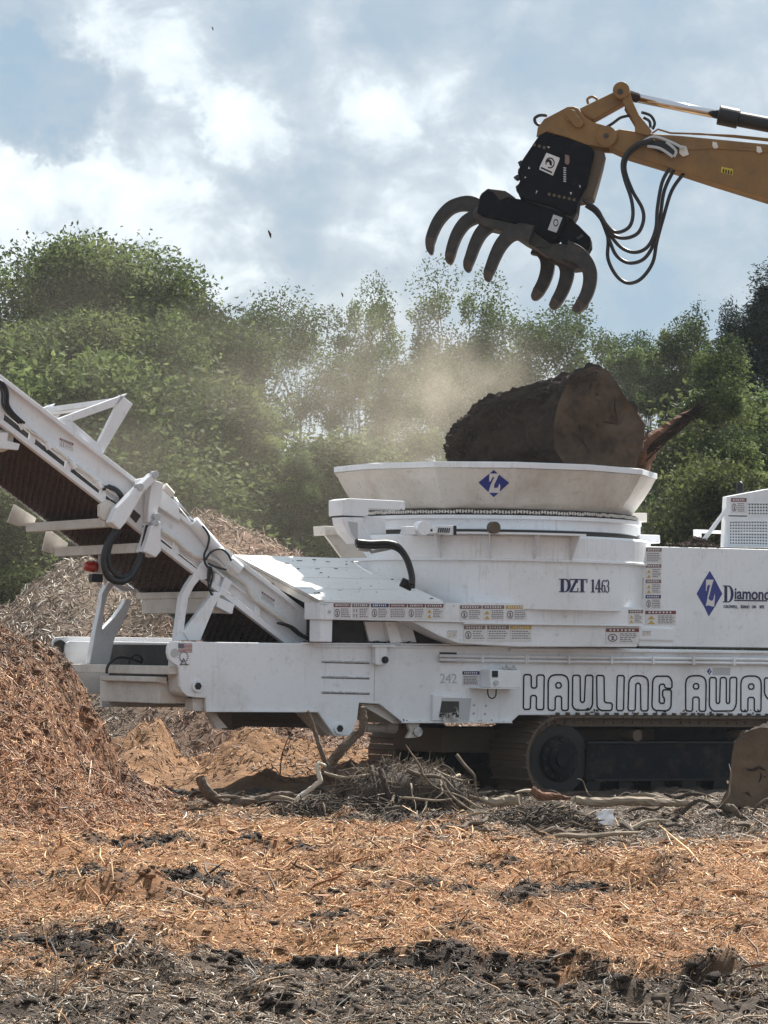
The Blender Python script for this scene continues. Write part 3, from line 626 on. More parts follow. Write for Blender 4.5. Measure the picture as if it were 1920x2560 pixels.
# ---- chassis
side = [('C',690,526),('F',1100,297),('E',1659,1276),('E',2250,1290),('H',2150,183),('H',400,178),('H',360,215),('F',640,795),('F',490,675),('F',358,668),('F',345,782),('F',305,882),('F',200,884),
        ('C',1440,893),('C',862,891),('C',858,820),('C',800,817),('C',765,810),('C',740,790),('C',725,760),('C',722,670),('C',712,652),('C',685,636),('C',668,615),('C',661,585),('C',663,555),('C',672,535)]
plate('side_plate', 'C', side, -1.50, -1.44, bevel=.012)
plate('side_plate', 'C', side, 1.44, 1.50, bevel=.012, pv=-1.5)
far_fork = [('R',150,1120),('R',152,1030),('R',185,985),('R',300,975),('R',1600,992),('R',1600,1330),('R',520,1290)]
plate('fork_plate', 'R', far_fork, 1.50, 1.56, 'white_paint')
mb = MB(); mb.disc(gp('R', 232, 1090, 1.47), .085, (0, 1, 0), .02); mb.build('lifting_eye', 'seam_dark', GR_)
inner = [('C',900,545),('E',2200,1330),('H',2100,150),('F',1000,700),('F',520,640),('F',350,640),('C',900,860)]
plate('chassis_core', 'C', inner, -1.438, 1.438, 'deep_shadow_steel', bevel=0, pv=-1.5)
mb = MB(); mb.ext(G.uz('F', [(0,276),(1100,286),(1100,293),(0,285)], -1.52), -1.53, -1.30); mb.ext(G.uz('F', [(80,300),(1100,303),(1100,309),(80,306)], -1.52), -1.525, -1.503); mb.build('deck_flange', 'white_paint', GR_)
mb = MB(); mb.ext(G.uz('E', [(-60,1262),(2200,1288),(2200,1299),(-60,1276)], -1.56), -1.56, -1.40); mb.build('deck_flange', 'white_paint', GR_)
mb = MB(); mb.ext(G.uz('F', [(640,783),(1335,783),(1345,797),(630,797)], -1.50), -1.53, -1.49); mb.build('bottom_flange', 'white_paint', GR_)
mb = MB(); mb.ext(G.uz('C', [(862,880),(1440,882),(1440,893),(862,891)], -1.5), -1.515, -1.49); mb.build('bottom_flange', 'white_paint', GR_)
# fork end inner cheek and hole
plate('inner_cheek', 'C', [(712,600),(745,600),(790,812),(742,814),(716,790),(710,720)], -1.43, -1.16, 'dusty_white', .03)
mb = MB(); mb.disc(gp('C', 697, 585, -1.497), .052, (0, -1, 0), .01); mb.build('lifting_eye', 'faint_grey', GR_)
def boss(c, x, y, v, r=.075):
    mb = MB(); p = gp(c, x, y, v); mb.tube([p + Vector((0, .01, 0)), p + Vector((0, -.035, 0))], r, 24); o = mb.build('pin_boss', 'white_paint', GR_, bevel=.006)
    mb = MB(); mb.tube([p + Vector((0, -.03, 0)), p + Vector((0, -.042, 0))], r * .62, 6); mb.build('bolt', 'black_metal', o)
boss('C', 813, 757, -1.5); boss('C', 1548, 977, -1.5)
# corner box under the fork
plate('foot_bracket', 'C', [(790,822),(860,822),(860,890),(795,886)], -1.42, -1.2, 'dusty_white', .006)
plate('cross_member', 'R', [(1475,1312),(1600,1312),(1600,1412),(1475,1412)], -1.43, 1.43, 'dusty_white', .01)
plate('cross_member', 'R', [(1500,1500),(1830,1500),(1830,1752),(1500,1752)], -1.15, .55, 'dusty_white', .01, pv=-1.43)
plate('cross_member', 'R', [(1420,1440),(1560,1440),(1560,1530),(1420,1500)], -1.2, .35, 'dusty_white', .01, pv=-1.43)
mb = MB()
for a in ([(770,1400),(775,1330),(830,1255),(920,1215),(1030,1225),(1170,1275)], [(990,1400),(1010,1300),(1050,1215),(1110,1185),(1160,1210),(1178,1265)]):
    mb.tube([gp('R', x, y, .1) for x, y in a], .018, 8, smooth=5)
mb.build('hydraulic_hose', 'black_rubber', GR_, True)
# belly pipes and braces seen below the left section
mb = MB()
for y0, r in ((905, .05), (925, .035), (945, .05)): mb.tube([gp('C', 985, y0, -.6), gp('C', 1500, y0 + 12, -.6)], r, 10)
mb.tube([gp('C', 1060, 900, -.3), gp('C', 1470, 965, -.3)], .06, 10); mb.ext(G.uz('C', [(975,892),(1085,892),(1060,965),(1000,985)], -.5), -.5, -.2)
mb.build('belly_pipe', 'track_steel', GR_)
plate('brace', 'C', [(870,895),(905,893),(975,975),(915,978)], -1.2, -1.1, 'dusty_white', .006)
plate('brace', 'C', [(1440,895),(1380,895),(1490,1015),(1530,1012)], -1.2, -.9, 'dusty_white', .006)
plate('brace', 'F', [(355,672),(490,678),(640,800),(575,800)], -1.40, -.6, 'dusty_white', .006)
mb = MB(); mb.tube([gp('F', 400, 830, -.9), gp('F', 540, 832, -.9)], .055, 12); mb.tube([gp('F', 520, 815, -.9), gp('F', 590, 822, -.9)], .09, 12); mb.build('belly_cylinder', 'dusty_white', GR_, bevel=.006)
o = plate('work_lamp', 'F', [(672,800),(750,800),(745,830),(700,860),(735,892),(665,895),(690,850),(680,825)], -1.46, -1.40, 'dusty_white', .005)
mb = MB(); p = gp('F', 742, 855, -1.5); mb.tube([p, p + Vector((0, .1, 0))], [.062, .05], 18); mb.build('lens', 'clear_plastic', o, bevel=.004)
# seam bracket
o = plate('bracket', 'F', [(463,300),(540,300),(540,405),(530,420),(475,422),(463,412)], -1.60, -1.50, bevel=.01)
mb = MB(); p = gp('F', 523, 388, -1.6); mb.tube([p, p - Vector((0, .02, 0))], .045, 20); mb.tube([p - Vector((0,.02,0)), p - Vector((0, .035, 0))], .028, 6); mb.build('bolt', 'black_metal', o)
mb = MB(); mb.ext(G.uz('F', [(440,292),(585,292),(590,304),(440,304)], -1.6), -1.62, -1.45); mb.build('bracket', 'white_paint', GR_)
for y in (400, 499, 599):
    mb = MB(); q = G.uz('F', [(115, y - 3), (423, y + 5)], -1.5); (u0, z0), (u1, z1) = q
    for k in range(26):
        a = k / 26; b = (k + .9) / 26; zz = lambda t: z0 + (z1 - z0) * t + random.uniform(-.004, .004)
        mb.tube([(u0 + (u1-u0)*a, -1.505, zz(a)), (u0 + (u1-u0)*b, -1.505, zz(b))], random.uniform(.009, .016), 6, mi=0)
    mb.build('weld_seam', 'faint_grey', GR_)
    mb = MB(); mb.ext([(u0, z0 - .019), (u1, z1 - .019), (u1, z1 - .010), (u0, z0 - .010)], -1.506, -1.499); mb.build('slot', 'seam_dark', GR_)
mb = MB(); mb.ext(G.uz('F', [(457,425),(460,425),(455,655),(452,655)], -1.5), -1.504, -1.499); mb.build('seam', 'faint_grey', GR_)
# pipes along the chassis
mb = MB()
for dy in (0, 27):
    mb.tube([gp('F', 880, 362 + dy * .95, -1.55), gp('F', 1659, 372 + dy, -1.55), gp('E', 1659, 1334 + dy, -1.55), gp('E', 2250, 1340 + dy, -1.55)], .022, 10)
o = mb.build('pipe_pair', 'white_paint', GR_, True)
for x, c, y in ((1155,'F',380),(1440,'F',384),(48,'E',1333),(325,'E',1336),(612,'E',1339),(890,'E',1342),(1160,'E',1345),(1430,'E',1349),(1700,'E',1352)):
    h = 26; mb = MB(); mb.ext(G.uz(c, [(x-7,y-h),(x+7,y-h),(x+7,y+h),(x-7,y+h)], -1.57), -1.59, -1.5); mb.build('pipe_clamp', 'white_paint', o, bevel=.004)
mb = MB(); mb.ext(G.uz('F', [(878,338),(988,340),(988,402),(878,404)], -1.5), -1.506, -1.499); mb.build('slot', 'seam_dark', GR_)
# access window
o = plate('window_frame', 'F', [(838,612),(1085,634),(1070,787),(832,782)], -1.545, -1.50, bevel=.01)
mb = MB(); mb.ext(G.uz('F', [(893,633),(1084,636),(1069,778),(876,768)], -1.545), -1.549, -1.544); mb.build('sloped_reveal', 'faint_grey', o)
mb = MB(); mb.ext(G.uz('F', [(893,655),(1004,657),(1003,760),(875,758)], -1.549), -1.553, -1.548); mb.build('opening', 'seam_dark', o)
mb = MB(); rb = random.Random(4); c0 = gp('F', 938, 722, -1.56)
for k in range(16):
    a = c0 + Vector((rb.uniform(-.12, .12), rb.uniform(-.02, 0), rb.uniform(-.09, .05)))
    mb.poly([a + Vector((rb.uniform(-.07,.07), rb.uniform(-.02,.01), rb.uniform(-.06,.06))) for _ in range(3)])
mb.build('plastic_sheet', 'clear_plastic', o)
# control box
mb = MB(); mb.ext(G.uz('F', [(1208,452),(1408,456),(1408,571),(1208,568)], -1.75), -1.75, -1.5); o = mb.build('control_box', 'white_paint', GR_, bevel=.012)
mb = MB(); mb.ext(G.uz('F', [(1218,458),(1254,458),(1254,500),(1218,500)], -1.75), -1.765, -1.749); mb.build('switch', 'black_metal', o, bevel=.004)
mb = MB(); p = gp('F', 1241, 537, -1.75); mb.tube([p, p + Vector((0, -.03, 0))], .032, 14); mb.build('knob', 'faint_grey', o)
mb = MB(); mb.tube([gp('F', x, y, -1.7) for x, y in ((1192,572),(1190,600),(1200,628),(1222,638),(1242,620),(1246,572))], .009, 6, smooth=4); mb.build('cable_loop', 'black_rubber', o, True)
mb = MB(); mb.ext(G.uz('F', [(1140,568),(1408,571),(1408,578),(1140,574)], -1.75), -1.76, -1.5); mb.build('shelf', 'white_paint', o)
mb = MB()
for k in range(7): mb.tube([gp('F', 1285 + k * 12, 458 - rb.uniform(8, 36), -1.72), gp('F', 1310 + k * 10, 455 - rb.uniform(0, 20), -1.70), gp('F', 1345 + k * 6, 468 + rb.uniform(-8, 8), -1.69)], .016, 6)
g_ = mb.build('work_glove', 'faint_grey', None, True); g_.matrix_world = G.M; tag(g_, 'crumpled grey work glove lying on the white control box', 'glove')
# ---- base housing and hood
HP = -1.85
plate('base_housing', 'D', [(120,1205),(1659,1205),('E',0,952),('E',820,990),('E',822,1108),('E',0,1094),('D',1140,1350),('D',790,1340),(120,1328)], HP, -1.45, bevel=.012)
plate('base_housing', 'D', [(800,1340),(1140,1350),('E',0,1096),('E',820,1110),('E',796,1252),('E',0,1250),('D',1165,1508),('D',1150,1505),('D',1020,1455)], HP + .04, -1.45, bevel=.012, pv=HP)
mb = MB(); mb.ext(G.uz('E', [(-380,1088),(822,1106),(822,1114),(-380,1097)], HP), HP - .02, HP + .02); mb.build('ledge', 'white_paint', GR_, bevel=.004)
# hood roof: near edge on the housing, far edge higher and 2.3 m behind
def q3(c, x, y, v): return gp(c, x, y, v)
n0, n1 = q3('V', 692, 1297, HP), q3('V', 960, 1299, HP); f0 = q3('V', 505, 1198, HP + 2.35); f1 = Vector((n1.x, f0.y, f0.z))
ROOF = (n0, n1, f0)
NP = 4
for k in range(NP):
    a, b = k / NP, (k + 1) / NP; g = .012
    A = n0.lerp(f0, a + g); B_ = n1.lerp(f1, a + g); C_ = n1.lerp(f1, b); D_ = n0.lerp(f0, b); dn = Vector((0, 0, -.03))
    mb = MB(); mb.prism([A + dn, B_ + dn, C_ + dn, D_ + dn], [A, B_, C_, D_]); mb.build('roof_panel', 'roof_white', GR_, bevel=.004)
mb = MB(); dn = Vector((0, 0, -.035)); d2 = Vector((0, 0, -.05)); mb.prism([n0 + d2, n1 + d2, f1 + d2, f0 + d2], [n0 + dn, n1 + dn, f1 + dn, f0 + dn]); mb.build('roof_liner', 'seam_dark', GR_)
mb = MB(); e = Vector((.05, 0, 0)); d3 = Vector((0, 0, -.13)); mb.prism([n0 + d3, n0 + e + d3, f0 + e + d3, f0 + d3], [n0, n0 + e, f0 + e, f0]); mb.build('roof_edge', 'dusty_white', GR_)
# black seams and bits of bark lying on the roof
mb = MB()
for k in range(34):
    t, s_ = rb.uniform(0.03, .97), rb.uniform(.02, .98); p = n0.lerp(n1, s_).lerp(f0.lerp(f1, s_), t) + Vector((0, 0, .008)); d = Vector((rb.uniform(-1,1), rb.uniform(-.5,.5), 0)) * rb.uniform(.01, .05)
    mb.tube([p - d, p + d], rb.uniform(.002, .006), 5)
o = mb.build('roof_litter', 'bark_dark', None); o.matrix_world = G.M; tag(o, 'dark crumbs of bark strewn over the white hood roof', 'bark litter', None, 'stuff')
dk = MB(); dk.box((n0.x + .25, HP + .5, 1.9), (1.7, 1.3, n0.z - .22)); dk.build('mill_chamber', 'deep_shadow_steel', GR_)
plate('post', 'D', [(122,1328),(212,1328),(208,1497),(120,1494)], HP + .04, HP + .32, bevel=.01, pv=HP + .04)
plate('chute_plate', 'D', [(450,1345),(790,1345),(835,1500),(485,1492)], -1.40, -1.36, bevel=.006)
plate('chute_rib', 'D', [(605,1345),(680,1345),(728,1505),(640,1502)], -1.50, -1.40, bevel=.006)
plate('brace', 'C', [(1150,200),(1450,330),(1450,430),(1400,420)], -.62, -.60, 'deep_shadow_steel', 0)  # no brace: dark sheet standing in for shade in the hood opening
mb = MB(); mb.disc(gp('D', 187, 1272, HP), .022, (0, -1, 0), .012, 12); mb.build('bolt', 'faint_grey', GR_)
# ---- drum, ring and tub
o = MB(); o.lathe([(2.0,2.36),(2.0,2.96)], 96); o.build('drum', 'white_paint', GR_, True)
mb = MB(); mb.lathe([(2.0,2.965),(2.045,2.965),(2.045,2.99),(2.03,3.0),(2.03,3.27),(2.0,3.30),(1.80,3.31)], 96); mb.build('drum_band', 'white_paint', GR_, False)
GR_.children[-1].data.polygons.foreach_set('use_smooth', [True] * len(GR_.children[-1].data.polygons)); 
m_ = GR_.children[-1].modifiers.new('split', 'EDGE_SPLIT'); m_.split_angle = R(35)
mb = MB(); mb.lathe([(1.84,3.28),(1.84,3.36),(1.80,3.37)], 96); mb.build('recess_shade_band', 'seam_dark', GR_, True)  # dark band that paints the shade of the recess above the drum
mb = MB(); mb.lathe([(1.80,3.35),(1.86,3.37),(1.86,3.49),(1.91,3.50),(1.91,3.545),(1.80,3.55)], 96); mb.build('turntable_ring', 'white_paint', GR_)
m_ = GR_.children[-1].modifiers.new('split', 'EDGE_SPLIT'); m_.split_angle = R(35)
mb = MB(); mb.lathe([(1.80,3.55),(1.845,3.555),(1.845,3.62),(1.80,3.63)], 96); mb.build('chain_track', 'seam_dark', GR_)
mb = MB(); NL = 150
for k in range(NL):
    a = 2 * math.pi * k / NL; jz = random.uniform(-.006, .006); ca, sa = math.cos(a), math.sin(a); t = Vector((-sa, ca, 0)); c = Vector((1.865 * ca, 1.865 * sa, 3.587 + jz))
    for s_ in (-1, 1): mb.tube([c + t * .022 * s_ - Vector((0, 0, .020)), c + t * .022 * s_ + Vector((0, 0, .020))], .011, 6)
    mb.tube([c - t * .024, c + t * .024], .008, 5)
mb.build('drive_chain', 'dusty_white', GR_)
TA = R(-112 - 30)
NF_ = 13
def octa(prof, n=NF_, a0=TA):
    mb = MB(); mb.lathe(prof, n, c=(-.05, 0), a0=a0); return mb
mb = octa([(1.79,3.62),(1.82,3.64),(1.87,3.70),(1.985,3.86),(2.07,4.0),(2.135,4.125),(2.08,4.125),(1.96,3.88),(1.72,3.63)]); mb.build('tub', 'dusty_white', GR_, bevel=.006)
mb = octa([(2.10,4.13),(2.155,4.128),(2.155,4.20),(2.08,4.21),(2.08,4.13)]); mb.build('tub_rim', 'white_paint', GR_, bevel=.005)
# drive corner left of the tub
DV = -1.80
plate('drive_housing', 'D', [(283,442),(330,432),(745,452),(752,518),(480,510),(478,556),(440,572),(284,560)], DV, DV + .35, bevel=.01)
plate('bearing_block', 'D', [(440,560),(480,556),(620,585),(628,695),(500,702),(455,640)], DV + .06, DV + .35, bevel=.01, pv=DV)
plate('drive_arm', 'D', [(278,572),(440,575),(425,605),(500,742),(388,768),(318,690),(286,620)], DV - .03, DV + .25, bevel=.01, pv=DV)
mb = MB(); mb.ext(G.uz('D', [(325,602),(396,612),(396,742),(350,690)], DV - .03), DV - .037, DV - .029); mb.build('recess', 'faint_grey', GR_)
mb = MB(); mb.ext(G.uz('D', [(284,560),(440,566),(440,575),(284,570)], DV), DV - .012, DV + .3); mb.build('seam', 'seam_dark', GR_)
plate('step', 'D', [(152,636),(315,642),(330,702),(158,706)], -1.2, -.9, 'dusty_white', .008)
plate('gusset', 'D', [(160,706),(345,702),(470,872),(285,876)], -1.15, -1.1, 'dusty_white', .006)
# shelf around the near left of the drum with rollers and gussets
mb = MB(); mb.lathe([(1.98,3.29),(2.28,3.29),(2.28,3.315),(1.98,3.315),(1.98,3.29)], 40, a0=R(206), arc=R(62)); mb.build('roller_shelf', 'white_paint', GR_)
for a in (218, 236, 252, 266):
    mb = MB(); ca, sa = math.cos(R(a)), math.sin(R(a)); t = Vector((-sa, ca, 0)) * .008
    tri = [Vector((2.0*ca, 2.0*sa, 3.29)), Vector((2.26*ca, 2.26*sa, 3.29)), Vector((2.04*ca, 2.04*sa, 2.98))]; mb.prism([p - t for p in tri], [p + t for p in tri]); mb.build('gusset', 'white_paint', GR_)
def roller(c, x, y, v, r, l, name='guide_roller', m='white_paint'):
    mb = MB(); p = gp(c, x, y, v); mb.tube([p, p + Vector((.0, l, 0))], r, 20); mb.build(name, m, GR_, bevel=.006)
roller('D', 892, 652, -2.06, .092, .14); roller('D', 1420, 648, -1.98, .075, .1, m='track_steel')
plate('roller_bracket', 'D', [(755,640),(820,640),(830,700),(755,704)], -2.05, -1.92, bevel=.008); plate('tension_block', 'D', [(982,630),(1128,632),(1130,704),(1090,706),(985,690)], -2.03, -1.92, bevel=.008)
mb = MB(); q = gp('D', 1045, 668, -2.06)
for k in range(6): mb.lathe([(.02, q.z + .0), (.02, q.z)], 3) if False else mb.tube([(q.x - .09 + k*.03, -2.05, q.z - .03), (q.x - .08 + k*.03, -2.05, q.z + .03)], .008, 6)
mb.build('tension_spring', 'black_metal', GR_)
plate('end_lug', 'D', [(1112,634),(1130,634),(1130,704),(1112,704)], -2.05, -2.03, 'black_metal', .002)
for k, off in enumerate((0, 14, -13)):
    mb = MB(); mb.tube([gp('D', x + off * .3, y + off, -2.02 - .03 * k) for x, y in ((388,765),(500,775),(620,772),(700,800),(755,870),(785,950),(800,1020),(798,1085))], .042 if k == 0 else .034, 10, smooth=5); mb.build('hydraulic_hose', 'black_rubber', GR_, True)
mb = MB(); mb.tube([gp('D', 720, 1050, -1.9), gp('D', 800, 1088, -1.95)], .06, 10); mb.build('hose_fitting', 'black_metal', GR_, True)
mb = MB(); mb.tube([gp('D', 405, 790, -1.95), gp('D', 470, 800, -1.95)], .05, 10); mb.tube([gp('D', 470, 800, -1.95), gp('D', 500, 830, -1.93), gp('D', 640, 800, -1.93)], .022, 8); mb.build('hose_fitting', 'faint_grey', GR_, True)
# right hand lugs beside the ring
plate('lug', 'N', [(20,500),(185,500),(185,612),(20,600)], -.2, .3, 'dusty_white', .008); plate('lug', 'N', [(55,600),(108,604),(105,860),(60,860)], -.2, .1, 'white_paint', .006)
plate('junction_box', 'N', [(95,762),(345,770),(348,870),(100,860)], -1.1, -.85, 'white_paint', .012)
# ---- engine housing
plate('engine_housing', 'E', [(840,577),(1659,598),(2250,612),(2250,1262),(1659,1256),(796,1246),(800,1000),(805,780)], -1.5, 1.5, bevel=.012)
mb = MB(); mb.ext(G.uz('E', [(806,786),(824,787),(821,930),(803,928)], -1.5), -1.506, -1.499); mb.build('slot', 'seam_dark', GR_)
plate('hatch_step', 'E', [(800,1112),(1034,1122),(1032,1214),(790,1206)], -1.53, -1.49, bevel=.02)
mb = MB(); mb.ext(G.uz('E', [(796,1248),(2250,1264),(2250,1272),(796,1256)], -1.5), -1.49, -1.3); mb.build('shadow_gap', 'seam_dark', GR_)
plate('radiator_housing', 'N', [(1128,915),(1155,300),(1659,207),(2400,110),(2400,935)], -1.1, -1.0, bevel=.01)
def grille(pts, nx, ny):
    a, b, c, d = [gp('N', x, y, -1.1) for x, y in pts]; mb = MB(); of = Vector((0, -.004, 0)); mb.prism([p + Vector((0,.001,0)) for p in (a, b, c, d)], [p + of for p in (a, b, c, d)])
    o = mb.build('grille', 'seam_dark', GR_); mb = MB(); of = Vector((0, -.012, 0))
    for k in range(nx + 1):
        t = k / nx; mb.tube([a.lerp(b, t) + of, d.lerp(c, t) + of], .011, 4)
    for k in range(ny + 1):
        t = k / ny; mb.tube([a.lerp(d, t) + of, b.lerp(c, t) + of], .010, 4)
    mb.build('mesh', 'white_paint', o)
grille([(1410,378),(2300,378),(2300,530),(1410,525)], 26, 4); grille([(1180,598),(2300,598),(2300,905),(1180,885)], 34, 8)
mb = MB(); mb.ext(G.uz('N', [(1330,728),(2300,742),(2300,760),(1330,750)], -1.12), -1.135, -1.11); mb.build('grille_bar', 'white_paint', GR_, bevel=.004)
mb = MB(); mb.ext(G.uz('N', [(1178,528),(1400,532),(1400,545),(1178,540)], -1.1), -1.106, -1.099); mb.build('slot', 'seam_dark', GR_)
plate('frame_bar', 'N', [(775,700),(1140,716),(1140,752),(850,745),(850,800),(778,785)], -.3, -.24, 'white_paint', .005)
mb = MB(); mb.tube([gp('N', 878, 825, -1.0), gp('N', 1150, 458, -1.08)], .028, 10); mb.build('stay_rod', 'white_paint', GR_)
p = gp('N', 1318, 262, -.8); mb = MB(); mb.lathe([(.05,p.z - .1),(.052,p.z + .06),(.048,p.z + .12),(.03,p.z + .155),(.001,p.z + .165)], 18, c=(p.x, p.y)); mb.build('exhaust_cap', 'black_metal', GR_, True)
rb = random.Random(12)
mb = MB()
for k in range(260):
    t = rb.uniform(0, 1); x = 640 + 330 * t; pk = math.exp(-((x - 770) / 90) ** 2) * 100 + math.exp(-((x - 900) / 50) ** 2) * 50; p = gp('N', x, 890 - rb.uniform(0, 1) * pk, rb.uniform(-1.3, -.9)); d = Vector((rb.uniform(-1,1), rb.uniform(-1,1), rb.uniform(-.5,.5))) * rb.uniform(.02, .07)
    mb.tube([p - d, p, p + d], [.002, rb.uniform(.006, .018), .002], 5)
o = mb.build('bark_litter', 'bark_dark', None); o.matrix_world = G.M; tag(o, 'brown shredded bark heaped on top of the engine housing', 'bark litter', None, 'stuff')
# ---- loading conveyor, folded up to the left
CV0, CV1 = -1.05, 1.05
def strip(o0, o1, x0, x1, taper=None):
    f = lambda x: 90 + .771 * x
    return [(x0, f(x0) + o0), (x1, f(x1) + o0), (x1 + (0 if taper is None else taper), f(x1) + o1), (x0, f(x0) + o1)]
XL, XR = -900, 1745
plate('rail_flange', 'B', strip(0, 30, XL, XR), CV0 - .08, CV0 + .08, bevel=.006, pv=CV0)
plate('rail_web', 'B', strip(30, 158, XL, XR, -90), CV0, CV0 + .02, bevel=0, pv=CV0)
mb = MB()
mb.ext(G.uz('B', strip(150, 166, XL, XR, 0), CV0), CV0 - .05, CV0 + .02); mb.build('rail_lip', 'white_paint', GR_, bevel=.004)
plate('return_rail', 'B', strip(232, 268, XL, XR - 70), CV0 - .06, CV0 + .03, bevel=.006, pv=CV0)
plate('rail_flange', 'B', strip(0, 30, XL, XR), CV1 - .08, CV1 + .08, bevel=0, pv=CV0); plate('rail_web', 'B', strip(30, 268, XL, XR - 40), CV1, CV1 + .02, bevel=0, pv=CV0)
plate('gap_shade_plate', 'B', strip(160, 225, XL, XR - 60), CV0 + .14, CV0 + .16, 'deep_shadow_steel', 0, pv=CV0)  # dark backing sheet added to stand in for shade in the rail gap
for x in (-420, -210, 5, 175, 372, 562, 760, 960, 1180, 1400):
    mb = MB(); mb.ext(G.uz('B', [(x-14, 90 + .771*x + 160),(x+14, 90 + .771*x + 178),(x+6, 90 + .771*x + 232),(x-22, 90 + .771*x + 218)], CV0), CV0 - .05, CV0 + .02); mb.build('rail_tab', 'white_paint', GR_, bevel=.004)
mb = MB(); mb.ext(G.uz('B', strip(240, 262, XL, XR - 60), CV0), CV0 + .035, CV1 - .02); belt = mb.build('belt', 'belt_rubber', GR_)
# chevron pattern of the belt, part of its mesh
mb = MB(); a0 = gp('B', XL, 90 + .771 * XL + 264, CV0); a1 = gp('B', XR, 90 + .771 * XR + 264, CV0); sl_ = a1 - a0; Ls = sl_.length; sdir = sl_.normalized(); nrm = Vector((sdir.z, 0, -sdir.x))
if nrm.z > 0: nrm = -nrm
ns = int(Ls / .085); W_ = CV1 - CV0 - .1
for i in range(ns):
    for j in range(22):
        v0 = CV0 + .05 + W_ * j / 22; s0 = i * .085 + (.035 if j % 2 else 0) ; q = a0 + sdir * s0 + nrm * .004; q.y = 0
        c = Vector((q.x, v0, q.z)); c2 = c + sdir * .02 + Vector((0, W_ / 22 * .92, 0)); t = sdir * .022
        mb.prism([c, c2, c2 + t, c + t], [c + nrm * .014, c2 + nrm * .014, c2 + t + nrm * .014, c + t + nrm * .014], caps=True)
mb.build('tread_pattern', 'belt_rubber', belt)
mb = MB(); mb.tube([gp('B', x, 90 + .771 * x + 170 + 5 * math.sin(x * .05), CV0 - .07) for x in range(60, 640, 40)], .017, 8, smooth=2); mb.build('hydraulic_pipe', 'dusty_white', GR_, True)
mb = MB()
for dx in (0, 14, -16): mb.tube([gp('B', x + dx, y, CV0 - .1) for x, y in ((-60, 95), (5, 125), (28, 180), (30, 240), (60, 290), (120, 345))], .016, 6, smooth=4)
mb.build('hydraulic_hose', 'black_rubber', GR_, True)
mb = MB(); mb.tube([gp('B', x, y, CV0 - .06) for x, y in ((560,700),(620,700),(665,745),(640,790),(600,770))], .03, 8, smooth=4); mb.tube([gp('B', x, y, CV0 - .06) for x, y in ((590,690),(640,715),(670,770))], .03, 8, smooth=4); mb.build('hose_bundle', 'black_rubber', GR_, True)
for x in (120, 262, 400, 540):
    mb = MB(); y = 90 + .771 * x + 176; p = gp('B', x, y, CV0 - .07); mb.tube([p + Vector((-.02, 0, .035)), p + Vector((.02, 0, -.035))], .035, 10); mb.build('pipe_clamp', 'white_paint', GR_)
# lower pipe run
mb = MB(); mb.tube([gp('B', x, y, CV0 - .08) for x, y in ((880,930),(960,985),(1030,1050),(1090,1080),(1170,1090),(1250,1160),(1340,1230),(1380,1300),(1480,1375),(1600,1460),(1680,1520))], .028, 8, smooth=3); mb.build('hydraulic_pipe', 'dusty_white', GR_, True)
mb = MB()
for dx in (0, 9, 18): mb.tube([gp('C', x + dx, y, CV0 - .1) for x, y in ((1230,430),(1290,450),(1340,490),(1400,520))], .016, 6, smooth=3)
mb.build('hydraulic_hose', 'black_rubber', GR_, True)
# cross bars with cheek plates
def crossbar(near, cheek, m='dusty_white'):
    o = plate('cross_bar', 'B', near, CV0 - .06, CV1 + .16, m, .006, pv=CV0); mb = MB(); mb.ext(G.uz('B', cheek, CV1 + .06), CV1 + .155, CV1 + .185); mb.build('end_plate', 'dusty_white', o, bevel=.005)
crossbar([(560,862),(640,862),(640,912),(560,912)], [(58,885),(95,785),(215,862),(200,905),(115,905)])
crossbar([(720,1000),(770,1000),(770,1052),(720,1052)], [(248,1040),(275,915),(390,1000),(375,1050),(320,1060)])
plate('cross_bar', 'C', [(870,265),(1000,285),(1010,310),(870,300)], CV0 - .02, .95, 'dusty_white', .006, pv=CV0); plate('cross_bar', 'C', [(880,300),(1010,305),(1000,382),(880,378)], CV0, .85, 'dusty_white', .006, pv=CV0)
plate('valve_box', 'C', [(925,295),(1012,335),(992,385),(915,345)], CV0 - .12, CV0, 'white_paint', .008)
mb = MB(); mb.tube([gp('B', 0, 430, CV0 + .1), gp('B', 0, 430, CV1 - .1)], .16, 24); mb.build('return_roller', 'dusty_white', GR_, bevel=.01)
plate('roller_mount', 'B', [(-30,395),(48,395),(40,440),(110,458),(100,492),(-30,480)], CV0 - .02, CV0 + .04, 'white_paint', .006)
# support legs
plate('support_leg', 'C', [(704,522),(720,400),(735,290),(765,232),(800,180),(838,195),(800,240),(770,300),(755,400),(746,478),(775,522)], CV0 - .1, CV0 + .02, bevel=.01)
plate('support_leg', 'C', [(770,522),(744,478),(860,325),(905,268),(945,275),(905,345),(832,522)], CV0 - .12, CV0 - .02, bevel=.01)
plate('support_leg', 'R', [(570,1290),(640,900),(700,620),(715,480),(790,340),(1130,440),(960,460),(860,380),(790,470),(745,640),(722,890),(850,760),(940,640),(990,545),(1065,545),(1010,700),(940,850),(900,930),(860,1000),(800,1290)], CV1 - .02, CV1 + .1, bevel=.01)
